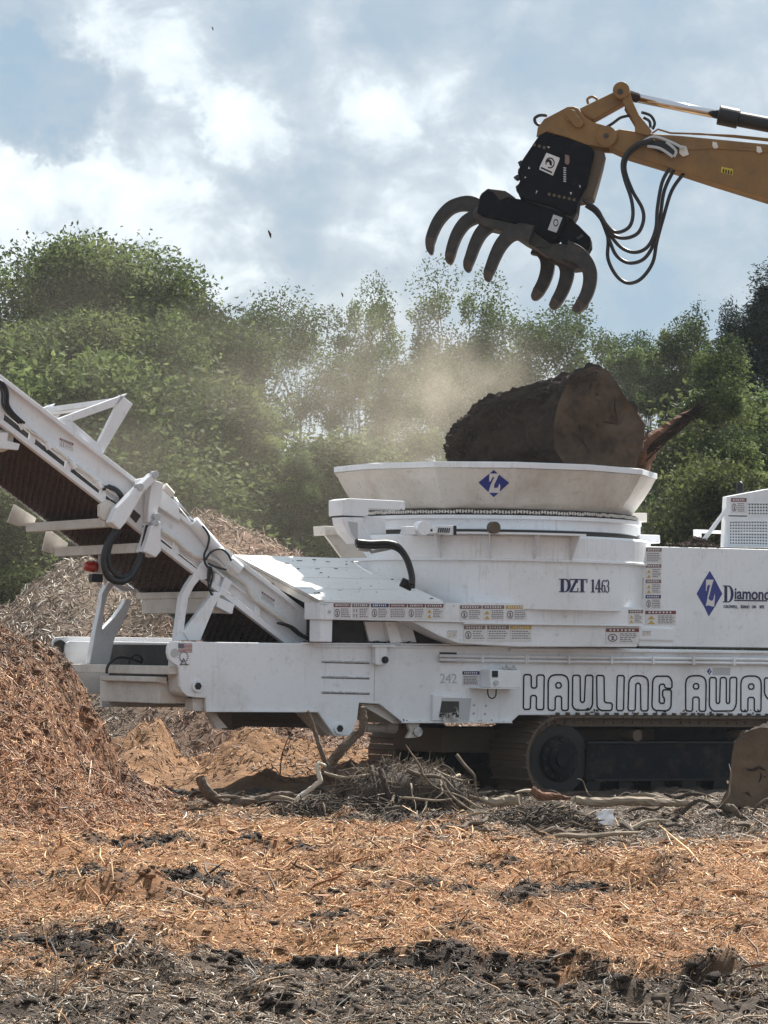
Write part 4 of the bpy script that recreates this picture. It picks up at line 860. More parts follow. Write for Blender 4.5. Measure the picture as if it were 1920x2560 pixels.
# triangular guard
tri_o = [(300,325),(655,190),(690,183),(720,240),(690,265),(552,520),(520,490)]; tri_h = [(390,335),(625,250),(632,262),(530,455)]
def ringplate(name, outer, hole, v0, v1, pv, m='white_paint'):
    """frame of bars following a triangle"""
    mb = MB()
    for a, b, c, d in (((300,325),(690,183),(632,250),(390,335)), ((655,190),(720,240),(628,262),(620,250)), ((720,240),(552,520),(530,455),(630,256)), ((552,520),(290,325),(390,335),(530,455))):
        mb.ext(G.uz('B', [a, b, c, d], pv), v0, v1)
    return mb.build(name, m, GR_, bevel=.006)
ringplate('guard_frame', tri_o, tri_h, CV0 - .03, CV0 + .05, CV0); ringplate('guard_frame', tri_o, tri_h, CV1 - .05, CV1 + .03, CV0)
for q in ([(640,205),(685,205),(685,235),(640,235)], [(470,262),(500,262),(500,275),(470,275)]): plate('guard_bar', 'B', q, CV0 + .05, CV1 - .05, 'white_paint', .004, pv=CV0)
# folding joint
plate('hinge_plate', 'B', [(545,790),(590,762),(680,815),(700,850),(640,885),(560,872),(545,850)], CV0 - .12, CV0 - .04, 'dusty_white', .01)
plate('hinge_plate', 'B', [(730,655),(800,640),(870,690),(975,790),(985,880),(850,790),(745,700)], CV0 - .10, CV0 - .03, 'white_paint', .01)
plate('hinge_plate', 'B', [(690,880),(745,700),(820,760),(770,945)], CV0 - .08, CV0 - .02, 'white_paint', .01)
mb = MB(); mb.ext(G.uz('B', [(728,815),(768,850),(742,890),(708,855)], CV0 - .08), CV0 - .087, CV0 - .079); mb.build('slot', 'seam_dark', GR_)
plate('fold_arm', 'B', [(605,885),(640,805),(755,690),(838,615),(866,630),(856,655),(785,720),(692,882),(655,926)], CV0 - .32, CV0 - .16, bevel=.012)
plate('fold_arm', 'B', [(825,682),(845,655),(892,672),(885,750),(868,800),(848,892),(808,888),(812,790)], CV0 - .26, CV0 - .12, bevel=.012)
plate('fold_arm', 'B', [(825,905),(878,880),(880,1042),(852,1078),(782,1046),(805,980)], CV0 - .34, CV0 - .12, bevel=.012)
for x, y in ((768,692),(852,625),(850,890),(860,855)):
    mb = MB(); p = gp('B', x, y, CV0 - .34); mb.tube([p, p + Vector((0, .1, 0))], .045, 16); mb.build('pivot_pin', 'faint_grey', GR_, bevel=.005)
mb = MB(); mb.tube([gp('B', 930, 735, CV0 - .05), gp('B', 1062, 892, CV0 - .05)], .022, 10); o = mb.build('fold_cylinder', 'cylinder_chrome', GR_, True)
mb = MB(); mb.tube([gp('B', 1052, 880, CV0 - .05), gp('B', 1245, 1105, CV0 - .05)], .075, 16); mb.tube([gp('B', 1240, 1098, CV0 - .05), gp('B', 1300, 1150, CV0 - .05)], .10, 12); mb.build('barrel', 'white_paint', o, bevel=.01)
mb = MB(); mb.tube([gp('B', 890, 690, CV0 - .05), gp('B', 935, 740, CV0 - .05)], .06, 12); mb.build('rod_eye', 'dusty_white', o, bevel=.006)
mb = MB(); mb.tube([gp('B', x, y, CV0 - .22) for x, y in ((635,930),(585,1010),(566,1100),(590,1180),(650,1210),(710,1185),(760,1100),(790,1000),(812,905))], .042, 10, smooth=5); mb.build('hydraulic_hose', 'black_rubber', GR_, True)
mb = MB(); mb.tube([gp('B', x + 12, y - 12, CV0 - .2) for x, y in ((640,930),(595,1010),(580,1090),(600,1165),(650,1195),(705,1170),(750,1090),(785,990),(815,905))], .03, 8, smooth=5); mb.build('hydraulic_hose', 'black_rubber', GR_, True)
mb = MB()
for pts in (((1105,905),(1140,960),(1132,1020),(1115,1060),(1120,1110),(1150,1150)), ((1122,1090),(1150,1050),(1200,1030),(1240,1055),(1262,1095)), ((1135,1110),(1180,1130),(1235,1145)), ((1140,1125),(1135,1200),(1150,1270),(1162,1280)), ((1150,1130),(1160,1180),(1145,1240))):
    mb.tube([gp('B', x, y, CV0 - .16) for x, y in pts], .014, 6, smooth=4)
mb.build('hydraulic_hose', 'black_rubber', GR_, True)
mb = MB(); mb.ext(G.uz('B', [(1100,1110),(1150,1130),(1140,1215),(1090,1180)], CV0 - .05), CV0 - .09, CV0); mb.build('valve_block', 'black_metal', GR_, bevel=.006)
plate('web_stiffener', 'B', [(1230,1180),(1270,1210),(1230,1290),(1190,1280)], CV0 - .08, CV0, 'white_paint', .005)
plate('shield_plate', 'C', [(795,185),(850,105),(880,130),(870,200),(840,210)], CV0 - .1, CV0 - .05, 'white_paint', .006)
# beacon and bracket
plate('beacon_bracket', 'R', [(648,85),(685,85),(685,0),(725,0),(745,250),(790,330),(750,390),(725,250),(640,240)], .25, .29, 'white_paint', .004)
p = gp('R', 650, 170, .22); mb = MB(); mb.tube([p, p + Vector((-.05, 0, 0)), p + Vector((-.13, 0, 0)), p + Vector((-.165, 0, 0))], [.065, .07, .062, .04], 20); mb.build('beacon', 'signal_red', GR_, True)
plate('terminal_box', 'R', [(605,250),(728,252),(726,350),(598,345)], .15, .25, 'black_metal', .006)
# ---- crawler tracks
TC = gp('H', 622, 400, -1.58); TRr = .545; TLEN = 4.6
def track(v0, v1, u0, name_v):
    top = TC.z + TRr; path = []; 
    n = 84; per = 2 * math.pi * TRr + 2 * TLEN
    def at(s):
        s %= per
        if s < TLEN: return Vector((u0 + TLEN - s, 0, TC.z + TRr)), math.pi / 2
        s -= TLEN
        if s < math.pi * TRr:
            a = math.pi / 2 + s / TRr; return Vector((u0 + TRr * math.cos(a), 0, TC.z + TRr * math.sin(a))), a
        s -= math.pi * TRr
        if s < TLEN: return Vector((u0 + s, 0, TC.z - TRr)), -math.pi / 2
        s -= TLEN; a = -math.pi / 2 + s / TRr; return Vector((u0 + TLEN + TRr * math.cos(a), 0, TC.z + TRr * math.sin(a))), a
    mb = MB()
    for i in range(n):
        c, a = at(per * i / n); o = Vector((math.cos(a), 0, math.sin(a))); t = Vector((-math.sin(a), 0, math.cos(a))); h = per / n * .47
        A = Vector((0, v0, 0)); B_ = Vector((0, v1, 0))
        mb.prism([c - t*h + A - o*.02, c + t*h + A - o*.02, c + t*h + B_ - o*.02, c - t*h + B_ - o*.02], [c - t*h + A + o*.01, c + t*h + A + o*.01, c + t*h + B_ + o*.01, c - t*h + B_ + o*.01])
        mb.prism([c - t*.014 + A, c + t*.014 + A, c + t*.014 + B_, c - t*.014 + B_], [c - t*.008 + A + o*.05, c + t*.008 + A + o*.05, c + t*.008 + B_ + o*.065, c - t*.008 + B_ + o*.065])
        L0 = Vector((0, v0 + .10, 0)); L1 = Vector((0, v0 + .17, 0)); hh = h * 1.06; mb.prism([c - t*hh + L0 - o*.13, c + t*hh + L0 - o*.13, c + t*hh + L1 - o*.13, c - t*hh + L1 - o*.13], [c - t*hh + L0 - o*.02, c + t*hh + L0 - o*.02, c + t*hh + L1 - o*.02, c - t*hh + L1 - o*.02])
        i2 = c - o * .075 + L0; mb.tube([i2 + Vector((0, -.015, 0)), i2], .020, 6, mi=1)
    tr = mb.build('crawler_track', ['track_steel', 'branch_bark'], GR_)
    mb = MB(); mb.ext([(u0 + .40, TC.z - .27), (u0 + TLEN - .3, TC.z - .27), (u0 + TLEN - .3, TC.z + .20), (u0 + .45, TC.z + .20), (u0 + .40, TC.z + .12)], v0 + .06, v1 - .1); fr = mb.build('track_frame', 'track_frame_paint', GR_, bevel=.012)
    mb = MB(); mb.ext([(u0 + .40, TC.z + .20), (u0 + TLEN - .3, TC.z + .20), (u0 + TLEN - .3, TC.z + .225), (u0 + .40, TC.z + .225)], v0 + .03, v1 - .1); mb.ext([(u0 + .50, TC.z - .285), (u0 + TLEN - .3, TC.z - .285), (u0 + TLEN - .3, TC.z - .262), (u0 + .50, TC.z - .262)], v0 + .03, v0 + .1); mb.build('frame_lip', 'black_metal', fr)
    mb = MB(); c = Vector((u0, v0 + .1, TC.z)); mb.tube([c, c + Vector((0, .2, 0))], TRr - .09, 40); sp = mb.build('drive_sprocket', 'black_metal', GR_, bevel=.01)
    for r_, h in ((.30, .05), (.21, .10), (.12, .13)):
        mb = MB(); mb.tube([c, c - Vector((0, h, 0))], [r_, r_ * .93], 32); mb.build('hub', 'track_frame_paint', sp, bevel=.01)
    mb = MB()
    for k in range(12): a = k * math.pi / 6; q = c + Vector((.25 * math.cos(a), -.05, .25 * math.sin(a))); mb.tube([q, q - Vector((0, .02, 0))], .018, 6)
    mb.build('bolt_ring', 'black_metal', sp)
    for k in range(2):
        mb = MB(); q = Vector((u0 + 1.2 + 1.7 * k, v0 + .08, TC.z + .30)); mb.tube([q, q + Vector((0, .3, 0))], .075, 16); mb.build('carrier_roller', 'track_steel', GR_)
    for k in range(8):
        mb = MB(); q = Vector((u0 + .55 + .5 * k, v0 + .12, TC.z - .34)); mb.tube([q, q + Vector((0, .3, 0))], .11, 16); mb.build('track_roller', 'black_metal', GR_)
track(-1.58, -.70, TC.x, 'near'); track(.75, 1.5, TC.x - .55, 'far')
mb = MB(); a = gp('F', 885, 830, -.6); b = gp('F', 1240, 990, -.6); mb.box((a.x, -.6, b.z), (b.x + 2.5, .6, a.z)); mb.build('undercarriage_box', 'track_steel', GR_, bevel=.02)
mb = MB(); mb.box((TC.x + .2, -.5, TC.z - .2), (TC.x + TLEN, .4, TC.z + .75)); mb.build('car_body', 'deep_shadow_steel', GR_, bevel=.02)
# mud packed on the top run of the track
rb = random.Random(5); mb = MB()
for k in range(320):
    u = TC.x - .1 + rb.random() * TLEN; p = Vector((u, -1.5 + rb.uniform(-.02, .25), TC.z + TRr + rb.uniform(.03, .10))); d = Vector((rb.uniform(-1,1), rb.uniform(-1,1), rb.uniform(-.6,.6))) * rb.uniform(.015, .05); mb.tube([p - d, p, p + d], [.004, rb.uniform(.008, .022), .003], 5, mi=rb.choice([0, 0, 1]))
o = mb.build('packed_debris', ['bark_dark', 'branch_pale'], GR_); o['kind'] = 'stuff'
def crumbs(name, pts, v, n, spread, r, par=GR_):
    mb = MB(); P = [gp(q[0], q[1], q[2], v) for q in pts]
    for k in range(n):
        i = rb.randrange(len(P) - 1); p = P[i].lerp(P[i+1], rb.random()) + Vector((0, rb.uniform(0, .08), abs(rb.gauss(0, spread)))); d = Vector((rb.uniform(-1,1), rb.uniform(-1,1), rb.uniform(-.5,.5))) * rb.uniform(.008, .035); mb.tube([p - d, p, p + d], [.002, rb.uniform(*r), .002], 5, mi=rb.choice([0, 0, 1]))
    o = mb.build(name, ['bark_dark', 'branch_bark'], par); o['kind'] = 'stuff'
crumbs('flange_crumbs', [('F',0,275),('F',480,283),('F',760,287)], -1.50, 190, .012, (.004, .014)); crumbs('flange_crumbs', [('F',600,783),('F',1330,790)], -1.52, 60, .010, (.003, .012)); crumbs('ledge_crumbs', [('N',440,880),('N',1120,908)], -1.48, 90, .012, (.004, .014))
crumbs('rim_crumbs', [('D',560,512),('D',745,514)], -1.8, 16, .004, (.003, .007))
for k in range(11):
    mb = MB(); p = gp('D', 150 + 96 * k, 1222 + .6 * k, HP); 
    for zz in (0,): mb.disc(p, .010, (0, -1, 0), .006, 8)
    mb.build('rivet', 'faint_grey', GR_)
# ---- stickers
def sticker(c, x0, y0, x1, y1, v, head, sym='ring', lines=4, sk=0.0, par=None, blank=.0, seed=0):
    """safety sticker: white ground, coloured heading, picture and lines of small print"""
    rs = random.Random(int(x0 * 7 + y0)); mb = MB(); f = lambda x, y: gp(c, x0 + (x1 - x0) * x, y0 + (y1 - y0) * y + sk * x, v); o1 = Vector((0, -.004, 0)); o2 = Vector((0, -.006, 0)); o3 = Vector((0, -.008, 0))
    P = lambda pts, o, mi: mb.poly([f(x, y) + o for x, y in pts], mi)
    mb.ext([(q.x, q.z) for q in (f(0,0), f(1,0), f(1,1), f(0,1))], v - .004, v + .001, 0)
    P([(0,0),(1,0),(1,.24),(0,.24)], Vector((0,-.0055,0)), 1)
    for k in range(7): a = .1 + .8 * k / 7; P([(a, .06), (a + .07, .06), (a + .07 - rs.random()*.03, .18), (a + rs.random()*.02, .18)], o3, 0)
    tx = .42
    cx, cy = .2, .62
    if sym == 'ring':
        for k in range(12):
            a, b = k * math.pi / 6, (k + 1) * math.pi / 6; P([(cx + .15*math.cos(a), cy + .27*math.sin(a)), (cx + .15*math.cos(b), cy + .27*math.sin(b)), (cx + .115*math.cos(b), cy + .2*math.sin(b)), (cx + .115*math.cos(a), cy + .2*math.sin(a))], o2, 2)
        P([(cx - .06, cy - .14), (cx + .05, cy - .1), (cx + .03, cy + .02), (cx + .07, cy + .14), (cx - .05, cy + .15), (cx - .02, cy)], o2, 2)
    elif sym == 'tri':
        for yy in (.35, .68): P([(cx - .12, yy + .25), (cx + .12, yy + .25), (cx, yy)], o2, 3)
    elif sym == 'marks':
        for xx in (.08, .24):
            P([(xx, .35), (xx + .05, .35), (xx + .05, .55), (xx, .55)], o2, 2); P([(xx, .66), (xx + .05, .66), (xx + .05, .9), (xx, .9)], o2, 2)
    elif sym == 'text': tx = .06
    for k in range(lines):
        yy = .34 + .6 * k / lines; e = rs.uniform(.8, .96); x_ = tx
        while x_ < e - .04: w_ = rs.uniform(.05, .12); P([(x_, yy), (min(x_ + w_, e), yy), (min(x_ + w_, e), yy + .055), (x_, yy + .055)], o2, 2); x_ += w_ + .025
    mb.build('safety_sticker', ['label_white', head, 'label_ink', 'label_yellow'], par or GR_)
for x0, x1, h, s in ((218,347,'label_maroon','ring'),(355,484,'label_brown','marks'),(494,625,'label_navy','ring'),(632,760,'label_maroon','text'),(768,894,'label_maroon','ring'),(902,1030,'label_maroon','tri')):
    sticker('D', x0, 1209 + (x0-218)*.008, x1, 1326, HP, h, s, 5)
for x0, x1, h, s in ((1153,1314,'label_brown','ring'),(1321,1482,'label_brown','tri'),(1494,1650,'label_yellow','ring')): sticker('D', x0, 1224, x1, 1336, HP, h, s, 5)
for x0, x1, h, s in ((1183,1341,'label_brown','ring'),(1356,1516,'label_brown','text'),(1527,1683,'label_yellow','text')): sticker('D', x0, 1375, x1, 1488, HP + .036, h, s, 4)
sticker('E', 724, 1002, 822, 1098, HP, 'label_brown', 'tri', 5); sticker('E', 574, 1126, 795, 1228, HP + .036, 'label_maroon', 'ring', 5)
for y0, y1, h, s in ((588,690,'label_brown','text'),(697,795,'label_brown','tri'),(800,898,'label_brown','tri'),(903,998,'label_navy','ring')): sticker('E', 842 - (y0-588)*.01, y0, 946 - (y0-588)*.015, y1, -1.5, h, s, 5)
sticker('E', 836, 1008, 1042, 1104, -1.5, 'label_maroon', 'tri', 5)
sticker('N', 1205, 318, 1395, 505, -1.1, 'label_maroon', 'ring', 5); sticker('F', 1026, 461, 1136, 556, -1.5, 'label_navy', 'text', 6)
sticker('B', 325, 425, 400, 470, CV0 - .002, 'label_maroon', 'marks', 2, sk=30); sticker('C', 1148, 265, 1215, 305, CV0 - .002, 'label_maroon', 'text', 3, sk=45)
sticker('E', 818, 1142, 875, 1176, -1.53, 'faint_grey', 'tri', 2); sticker('D', 1065, 1410, 1135, 1460, HP + .036, 'faint_grey', 'tri', 3)
# ---- lettering
def ribbon(c, loops, v, w, name, m):
    mb = MB()
    for lp in loops:
        P = [gp(c, x, y, v) for x, y in lp]; n = len(P)
        P2 = []
        for i in range(n):           # slightly rounded corners
            a, b, d = P[i-1], P[i], P[(i+1) % n]; e = min(.02, (a-b).length*.3); g = min(.02, (d-b).length*.3); P2 += [b + (a-b).normalized()*e, b + (d-b).normalized()*g]
        n = len(P2); L_, R_ = [], []
        for i in range(n):
            a, b, d = P2[i-1], P2[i], P2[(i+1) % n]; t = ((b-a).normalized() + (d-b).normalized()).normalized(); nn = Vector((t.z, 0, -t.x)); L_.append(b + nn*w/2); R_.append(b - nn*w/2)
        for i in range(n):
            j = (i+1) % n; k0 = len(mb.v); of = Vector((0, -.005, 0)); mb.prism([L_[i], L_[j], R_[j], R_[i]], [q + of for q in (L_[i], L_[j], R_[j], R_[i])])
    return mb.build(name, m, GR_)
A_out = [(188,1672),(188,1480),(200,1448),(230,1437),(290,1437),(318,1455),(325,1490),(322,1675),(278,1675),(278,1580),(236,1580),(234,1675)]; A_in = [(240,1490),(275,1490),(275,1525),(240,1525)]
sh = lambda p, dx, dy=0: [(x + dx, y + dy) for x, y in p]
LET = [[[(25,1435),(75,1437),(75,1525),(112,1525),(112,1438),(162,1438),(158,1670),(108,1670),(110,1576),(72,1574),(68,1668),(22,1668)]], [A_out, A_in],
 [[(352,1440),(402,1440),(404,1620),(430,1622),(438,1440),(487,1440),(485,1640),(465,1672),(375,1674),(350,1650)]],
 [[(512,1440),(562,1442),(564,1622),(618,1626),(614,1676),(540,1676),(515,1655)]], [[(650,1442),(697,1442),(692,1676),(645,1676)]],
 [[(722,1676),(728,1480),(745,1450),(775,1442),(825,1445),(852,1462),(858,1490),(856,1678),(808,1678),(805,1495),(775,1492),(770,1678)]],
 [[(1015.6,1529.2),(1016.5,1476.9),(996.2,1446.0),(907.2,1446.0),(887.8,1471.1),(882.0,1651.1),(899.5,1674.3),(986.5,1678.2),(1009.7,1655.0),(1012.6,1536.9),(953.6,1536.9),(953.6,1585.3),(965.2,1589.2),(965.2,1624.0),(957.5,1627.9),(931.4,1625.9),(932.3,1500.2),(967.2,1498.2),(968.1,1525.3)]],
 [sh(A_out, 920, 6), sh(A_in, 920, 6)], [[(1268,1455),(1312,1455),(1312,1628),(1335,1628),(1340,1455),(1380,1455),(1380,1628),(1402,1628),(1404,1455),(1450,1453),(1446,1640),(1425,1678),(1290,1680),(1266,1650)]],
 [sh(A_out, 1289, 8), sh(A_in, 1289, 8)], [[(1635,1458),(1680,1458),(1680,1550),(1720,1550),(1720,1458),(1767,1458),(1767,1570),(1740,1600),(1728,1602),(1726,1682),(1676,1682),(1676,1602),(1655,1596),(1635,1565)]]]
for lp in LET: ribbon('E', lp, -1.502, .020, 'letter', 'ink_black')
def glyph(c, box, polys, v, m, mb):
    x0, y0, x1, y1 = box
    for pl in polys: mb.prism([gp(c, x0 + (x1-x0)*x, y1 - (y1-y0)*y, v) for x, y in pl], [gp(c, x0 + (x1-x0)*x, y1 - (y1-y0)*y, v) + Vector((0, -.004, 0)) for x, y in pl])
def rect(a, b, c, d): return [(a, b), (c, b), (c, d), (a, d)]
def arcs(cx, cy, rx, ry, t0, t1, wx, wy_, n=14):
    out = []
    for k in range(n):
        a, b = t0 + (t1 - t0) * k / n, t0 + (t1 - t0) * (k + 1) / n; f = lambda t, s: (cx + (rx - s*wx)*math.cos(t), cy + (ry - s*wy_)*math.sin(t)); out.append([f(a,0), f(b,0), f(b,1), f(a,1)])
    return out
pi = math.pi
GL = {'D': [rect(.14,0,.40,1), rect(0,0,.55,.06), rect(0,.94,.55,1)] + arcs(.5,.5,.5,.5,-pi/2,pi/2,.26,.07),
 'Z': [rect(.02,.92,.97,1), rect(.02,.7,.1,1), rect(0,0,1,.08), rect(.92,0,1,.32), [(.68,.93),(.97,.93),(.32,.07),(.02,.07)]],
 'T': [rect(.02,.92,.98,1), rect(0,.7,.07,1), rect(.93,.7,1,1), rect(.36,0,.64,.95), rect(.22,0,.78,.06)],
 '1': [rect(.36,0,.70,.97), rect(.12,0,.94,.06), [(.05,.86),(.36,.9),(.70,1),(.60,1),(.3,.95)]],
 '4': [rect(.52,0,.80,1), rect(.4,0,.92,.06), rect(0,.24,1,.34), [(0,.30),(.10,.30),(.62,1),(.55,1)]],
 '6': arcs(.5,.30,.5,.30,0,2*pi,.25,.05) + arcs(.66,.45,.64,.55,pi*.58,pi,.25,.08) + [rect(.70,.86,.9,.96)],
 '3': arcs(.42,.73,.5,.27,-pi*.5,pi*.85,.22,.06) + arcs(.42,.28,.56,.29,-pi*.85,pi*.5,.24,.06)}
mb = MB()
for ch, x0, x1 in (('D',262,335),('Z',326,384),('T',376,446),('1',468,502),('4',504,546),('6',549,581),('3',581,612)): glyph('E', (x0, 794 + (x0-262)*.02, x1, 884 + (x0-262)*.01), GL[ch], -2.0 if False else -1.985, 'ink_navy', mb)
# bend the model lettering on to the round drum
mb.v = [(x, -math.sqrt(max(2.0**2 - x*x, 0)) - (.008 if y < -1.987 else .002), z) for x, y, z in mb.v]
mb.build('model_lettering', 'ink_navy', GR_)
ZG = [[(370,405),(525,410),(478,560),(470,540),(455,520),(410,515),(385,560),(378,640),(365,640)], [(450,530),(485,545),(432,745),(405,745)], [(402,745),(432,745),(418,790),(440,830),(490,850),(525,810),(545,700),(552,760),(535,965),(490,965),(430,940),(360,950),(385,860)]]
def emblem(diamond, zs, c, v, name='emblem'):
    mb = MB(); mb.prism([gp(c, x, y, v) for x, y in diamond], [gp(c, x, y, v) + Vector((0, -.004, 0)) for x, y in diamond], 0)
    for pl in zs: mb.prism([gp(c, x, y, v) + Vector((0,-.003,0)) for x, y in pl], [gp(c, x, y, v) + Vector((0, -.008, 0)) for x, y in pl], 1)
    return mb.build(name, ['logo_blue', 'label_white'], GR_)
emblem([(450,228),(555,400),(708,700),(560,960),(430,1168),(330,960),(178,700),(340,400)], ZG, 'M', -1.5)
# emblem on the flared tub, laid against its facet
def tubpt(x, y, off):
    o = G.I @ EYE + Vector((.05, 0, 0)); d = G.I.to_3x3() @ ray(px('D', 1405 + (x - 1405) * 1.0, 318 + (y - 308) * .95))
    prof = [(1.87,3.70),(1.985,3.86),(2.07,4.0),(2.135,4.125)]; best = None
    for i in range(3):
        (r0, z0), (r1, z1) = prof[i], prof[i+1]; m0 = (r1 - r0) / (z1 - z0)
        for k in range(NF_):
            a = TA + 2*pi*(k + .5)/NF_; ca, sa = math.cos(a), math.sin(a); ap = math.cos(pi/NF_)
            # plane: (p.xy . n) = ap*(r0 + m0 (z - z0))
            A_ = o.x*ca + o.y*sa - ap*(r0 + m0*(o.z - z0)); B_ = d.x*ca + d.y*sa - ap*m0*d.z
            if abs(B_) < 1e-9: continue
            t = -A_/B_; p = o + d*t
            if t > 0 and z0 - .001 <= p.z <= z1 + .001:
                ang = (math.atan2(p.y, p.x) - a + pi) % (2*pi) - pi
                if abs(ang) < pi/NF_ + .001 and (best is None or t < best[0]): best = (t, p - d.normalized() * off - Vector((.05, 0, 0)))
    return best[1] if best else o + d * (44 / d.y)
def tub_emblem():
    mb = MB(); dm_ = [(1405,208),(1520,308),(1405,420),(1292,305)]
    def fill(pl, off, mi, th):
        # subdivide so that it follows the facets
        n = len(pl); c = (sum(p[0] for p in pl)/n, sum(p[1] for p in pl)/n)
        for i in range(n):
            a, b = pl[i], pl[(i+1) % n]
            mb.prism([tubpt(*c, off), tubpt(*a, off), tubpt(*b, off)], [tubpt(*c, off+th), tubpt(*a, off+th), tubpt(*b, off+th)], mi)
    fill([(1405,208),(1462,258),(1520,308),(1462,364),(1405,420),(1348,362),(1292,305),(1348,256)], .004, 0, .004)
    zz = lambda x, y: (1405 + (x - 445) * .42, 311 + (y - 690) * .27)
    for pl in ([(370,405),(560,410),(490,540),(430,500),(385,640),(365,640)], [(455,510),(520,500),(450,745),(390,745)], [(390,740),(450,740),(455,830),(520,810),(545,700),(560,760),(550,965),(350,960)]):
        n = len(pl); q = [zz(*p) for p in pl]; mb.prism([tubpt(*p, .007) for p in q], [tubpt(*p, .012) for p in q], 1)
    mb.build('emblem', ['logo_blue', 'label_white'], GR_)
tub_emblem()
mb = MB(); glyph('M', (722,527,945,880), GL['D'], -1.5, 'ink_navy', mb); mb.prism([gp('M', x, y, -1.5) for x, y in ((960,825),(1640,833),(1640,860),(960,852))], [gp('M', x, y, -1.503) for x, y in ((960,825),(1640,833),(1640,860),(960,852))]); mb.build('company_lettering', 'ink_navy', GR_)
def text(s, c, x, y, h, v, m, name='company_lettering', wscale=1.0, bold=0.0, parent=None, frame=None):
    """lettering with its left end of baseline at the given point and capital height h (crop pixels)"""
    F_ = frame or G; a = F_.p(c, x, y, v); b = F_.p(c, x, y - h, v); hm = (b - a).length
    cu = bpy.data.curves.new(name, 'FONT'); cu.body = s; cu.size = hm / .70; cu.extrude = .002; cu.offset = bold; cu.space_character = 1.0
    o = bpy.data.objects.new('tmp', cu); COL.objects.link(o); dg = bpy.context.evaluated_depsgraph_get(); me = bpy.data.meshes.new_from_object(o.evaluated_get(dg)); bpy.data.objects.remove(o)
    me.materials.clear(); me.materials.append(MATS[m]); w = bpy.data.objects.new(name, me); COL.objects.link(w); w.parent = parent or GR_
    dirv = (b - a).normalized(); w.matrix_local = Matrix.Translation(a + Vector((0, -.004, 0))) @ Matrix.Rotation(pi/2, 4, 'X') @ Matrix.Scale(wscale, 4, (1, 0, 0)); return w
text('iamond', 'M', 955, 805, 235, -1.5, 'ink_navy', wscale=.92, bold=.004)
text('Z', 'M', 1760, 880, 350, -1.5, 'ink_navy', wscale=.8, bold=.008)
for s_, x_ in (('CALDWELL,', 735), ('IDAHO', 1092), ('ON', 1320), ('SITE', 1480)): text(s_, 'M', x_, 992 + (x_ - 735) * .012, 60, -1.5, 'ink_navy', wscale=.80, bold=.001)
text('242', 'F', 878, 538, 62, -1.5, 'faint_grey', wscale=1.0)
# small emblem above the W
emblem([(1266,1392),(1282,1414),(1266,1438),(1250,1414)], [[(1260,1405),(1273,1405),(1264,1424),(1273,1427),(1259,1427),(1268,1409)]], 'E', -1.5)
mb = MB(); mb.ext(G.uz('E', [(1288,1388),(1405,1390),(1405,1440),(1288,1438)], -1.5), -1.503, -1.499); mb.build('name_plate', 'faint_grey', GR_)
# flag and crest stickers
mb = MB(); f = lambda x, y, o_: gp('C', 716 + 72*x, 535 + 46*y + 2*x, -1.5) + Vector((0, o_, 0))
mb.ext([(q.x, q.z) for q in (f(0,0,0), f(1,0,0), f(1,1,0), f(0,1,0))], -1.504, -1.499, 0)
for k in range(7): a = k * 2 / 13; mb.poly([f(0,a,-.006), f(1,a,-.006), f(1,a+1/13,-.006), f(0,a+1/13,-.006)], 1)
mb.poly([f(0,0,-.008), f(.4,0,-.008), f(.4,7/13,-.008), f(0,7/13,-.008)], 2)
for i in range(5):
    for j in range(4): mb.poly([f(.04+.075*i,.05+.12*j,-.010), f(.07+.075*i,.05+.12*j,-.010), f(.07+.075*i,.10+.12*j,-.010), f(.04+.075*i,.10+.12*j,-.010)], 0)
mb.build('flag_sticker', ['label_white', 'flag_red', 'ink_navy'], GR_)
mb = MB(); cen = gp('C', 745, 605, -1.505)
for k in range(14):
    a = k * pi / 7; c = cen + Vector((.048 * math.cos(a), -.001, .048 * math.sin(a) * 1.1)); mb.tube([c, c + Vector((.02 * math.cos(a + .7), 0, .02 * math.sin(a + .7)))], .006, 5)
for s_ in (-1, 1): mb.tube([cen + Vector((0, 0, -.02)), cen + Vector((s_*.02, 0, -.06)), cen + Vector((s_*.045, 0, -.10))], .006, 5, smooth=3)
for k in range(4): mb.tube([cen + Vector((-.045 + .03*k, 0, -.088)), cen + Vector((-.03 + .03*k, 0, -.10)), cen + Vector((-.02 + .03*k, 0, -.085))], .005, 5)
mb.build('crest_sticker', 'label_ink', GR_)
for x, y in ((1103,682),(1178,685),(1100,735),(1172,738)):
    mb = MB(); mb.disc(gp('F', x, y, -1.5), .016, (0, -1, 0), .008, 10); mb.build('rivet', 'faint_grey', GR_)
# ================================================================= excavator arm with grapple
E = Frame((6.0, 46.2, 0), R(-6), 0)
ER = empty('excavator_arm', E.M); tag(ER, 'amber excavator arm reaching in from the right with a black log grapple', 'excavator arm')
def ep(name, c, pts, v0, v1, m, bevel=.015, parent=None, pv=None):
    mb = MB(); mb.ext(E.uz(c, pts, v0 if pv is None else pv), v0, v1); return mb.build(name, m, parent or ER, False, bevel)
stick = ep('stick', 'A', [(905,352),(915,285),(960,268),(1110,290),(1250,300),(1659,340),(2300,395),(2300,830),(1659,600),(1400,520),(1200,455),(1000,395)], -.26, .26, 'excavator_amber', .02)
ep('stick_rib', 'A', [(1250,360),(1400,352),(1659,368),(2300,415),(2300,424),(1659,378),(1400,362),(1250,370)], -.275, -.26, 'excavator_amber', .004, pv=-.26)
ep('bucket_link', 'A', [(770,172),(935,92),(985,112),(975,148),(835,226),(795,205)], -.16, .16, 'excavator_amber', .015)
ep('idler_link', 'A', [(985,62),(1002,72),(1018,130),(1050,200),(1112,278),(1095,300),(1032,285),(1030,235),(975,145)], -.33, -.27, 'excavator_amber', .01)
